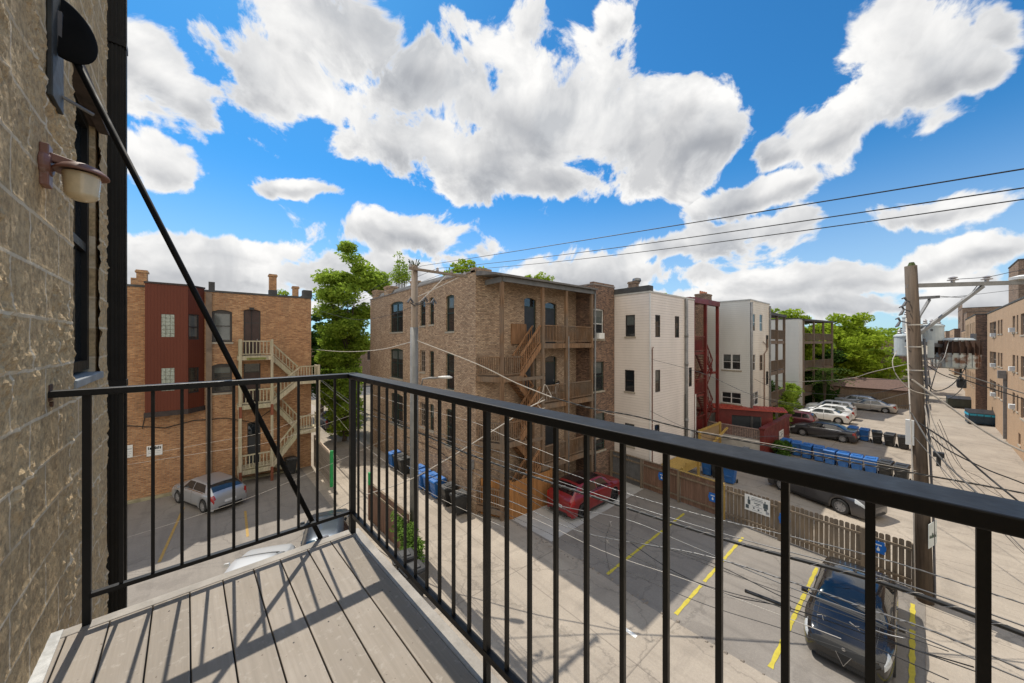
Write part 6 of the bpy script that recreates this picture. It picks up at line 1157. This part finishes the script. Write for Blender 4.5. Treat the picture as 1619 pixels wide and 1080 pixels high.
# cluster at the right pole
P0 = (18.3,.15)
for i, (lab, pts, r, m) in enumerate([
  ('white service cable from the dark pole to the right edge', [(1442,600,11.7),(1500,642,11.2),(1560,684,10.8),(1619,714,10.4),(1760,770,10)], .03, CABLEW),
  ('twin black lines from the dark pole running right', [(1452,668,11.7),(1500,700,11),(1560,752,10.2),(1619,800,9.5),(1750,905,9)], .024, CABLEK),
  ('silver guy strand from the dark pole to the lower right', [(1440,652,11.7),(1480,715,11),(1540,775,10.2),(1619,845,9.3),(1700,915,9)], .022, CABLEG),
  ('thick black cable sagging from the transformers to the right', [(1472,690,11.7),(1500,712,11.2),(1560,742,10.6),(1619,765,10.2),(1750,820,10)], .02, CABLEK),
  ('pair of aerial lines leaving the transformers toward the right edge, upper', [(1500,585,12),(1560,604,11.4),(1619,622,11),(1750,660,10)], .018, CABLEG),
  ('pair of aerial lines leaving the transformers toward the right edge, lower', [(1500,592,12),(1560,612,11.4),(1619,631,11),(1750,675,10)], .018, CABLEK),
  ('thin black wire from the pole top to the right edge', [(1505,442,12.5),(1560,438,13),(1600,430,13.4),(1660,418,14)], .012, CABLEK),
  ('slack wire from the crossarm down to the transformers', [(1545,452,12.2),(1532,466,12.3),(1516,470,12.4),(1480,468,12.6)], .012, CABLEK),
  ('thin wire behind the crossarm to the far right', [(1450,474,13),(1520,468,13),(1590,460,13),(1680,450,13)], .008, CABLEK),
  ('left hand service wire from the dark pole to the green tree', [(1437,575,11.9),(1380,588,18),(1330,600,28),(1250,604,44)], .014, CABLEW),
  ('second service wire from the pole over the parked cars', [(1440,600,11.9),(1340,600,20),(1230,602,30),(1100,578,34)], .012, CABLEK),
  ('third service wire from the pole to the cream building', [(1440,610,11.9),(1340,625,18),(1230,615,27),(1188,597,30)], .012, CABLEK),
  ('thin wire from the cream building over the white cars', [(1440,620,11.9),(1350,640,18),(1260,640,25),(1150,612,32)], .010, CABLEG),
  ('low wire from the white sided building corner to the pole', [(1030,568,21),(1110,590,18),(1200,628,13.8),(1320,650,13.5),(1440,640,11.9)], .010, CABLEK),
  ('lower wire from the white siding down to the yard', [(1028,650,21),(1080,675,20.5),(1130,695,19),(1215,690,17),(1440,690,12)], .010, CABLEK),
  ('white wire hanging down the left side of the dark pole', [(1418,555,11.7),(1411,572,11.7),(1418,594,11.6),(1440,616,11.6),(1470,625,11.5)], .013, CABLEW),
  ('long grey wire fanning down right from the pole', [(1445,690,11.5),(1500,752,10.6),(1545,795,10),(1590,840,9.5),(1640,890,9)], .010, CABLEG),
  ('steep black wire below the rusty transformer', [(1490,560,12.2),(1476,600,12),(1462,660,11.8),(1470,700,11.5)], .014, CABLEK),
  ('black drooping loop under the rusty transformer, left', [(1468,585,12.2),(1474,622,12.1),(1500,630,12),(1525,608,12),(1527,580,12.2)], .012, CABLEK),
  ('black drooping loop under the rusty transformer, right', [(1460,600,12.2),(1480,618,12.1),(1510,604,12),(1538,560,12.2),(1540,535,12.4)], .016, CABLEK),
  ('grey drooping loop beside the transformer cans', [(1462,560,12.0),(1470,575,12),(1490,570,12),(1500,540,12.2)], .010, CABLEG),
  ('wire curve from the cans to the splice box', [(1462,575,12.0),(1485,590,12),(1505,598,12),(1520,600,12.2)], .014, CABLEK),
  ('white down lead beside the dark pole, upper', [(1462,640,11.6),(1466,660,11.5),(1472,690,11.4)], .018, CABLEW),
  ('white down lead beside the dark pole, lower', [(1466,635,11.6),(1475,665,11.5),(1490,700,11.3)], .014, CABLEW)]):
    cable(lab, [ondep(u, v, d) for u, v, d in pts], r, m)
rng = random.Random(9)
for i in range(6):
    u0 = 1470+i*3; pts = [(u0,688-5*i,11.6),(1486+i*7,738+rng.uniform(-8,8),11.1),(1508+i*12,772+rng.uniform(-16,12),10.7),(1550+i*15,812+rng.uniform(-18,14),10.1),(1625+i*14,866+rng.uniform(-20,20),9.4),(1760,960,9)]
    cable('loose dark wire in the tangle right of the dark pole', [ondep(*p) for p in pts], .006, CABLEK, group='tangle of loose wires right of the dark pole')
b = MB(); p = ondep(1484,720,11.3); b.box(p[0]-.1,p[0]+.1,p[1]-.12,p[1]+.12,p[2]-.05,p[2]+.1); b.box(p[0]-.05,p[0]+.05,p[1]-.05,p[1]+.05,p[2]-.35,p[2]-.051); b.build('splice_box', BLKP, label='small black splice box on the strand right of the dark pole', cat='splice box')
# twisted tie ends on the low wires
for lab, u, v in (('white wire tie ends on the wire over the black car',1300,972),('white wire twist on the line beside the black car hood',1352,990),('white wire twist over the grey stall',960,855),('dangling wire twist over the shaded stall',965,826)):
    b = MB(); p = Vector(onx(u, 6.2, v)); rng = random.Random(u)
    for k in range(6): b.tube([p, p+Vector((rng.uniform(-.03,.03),rng.uniform(-.06,.06),rng.uniform(-.06,.05)))], .0022, 4)
    b.build('wire_tie', CABLEW, label=lab, cat='wire tie')
for lab, a, m_, c in (('kinked loose wire hanging over the shaded stall, left',(965,826),(957,860),(964,905)),('kinked loose wire hanging over the shaded stall, right',(978,860),(980,880),(983,905))):
    cable(lab, [onx(a[0],6.0,a[1]),onx(m_[0],6.0,m_[1]),onx(c[0],6.0,c[1])], .004, CABLEK, name='loose_wire')
for o in list(bpy.data.objects):
    if o.get('group') == 'bin under the porch': del o['group']
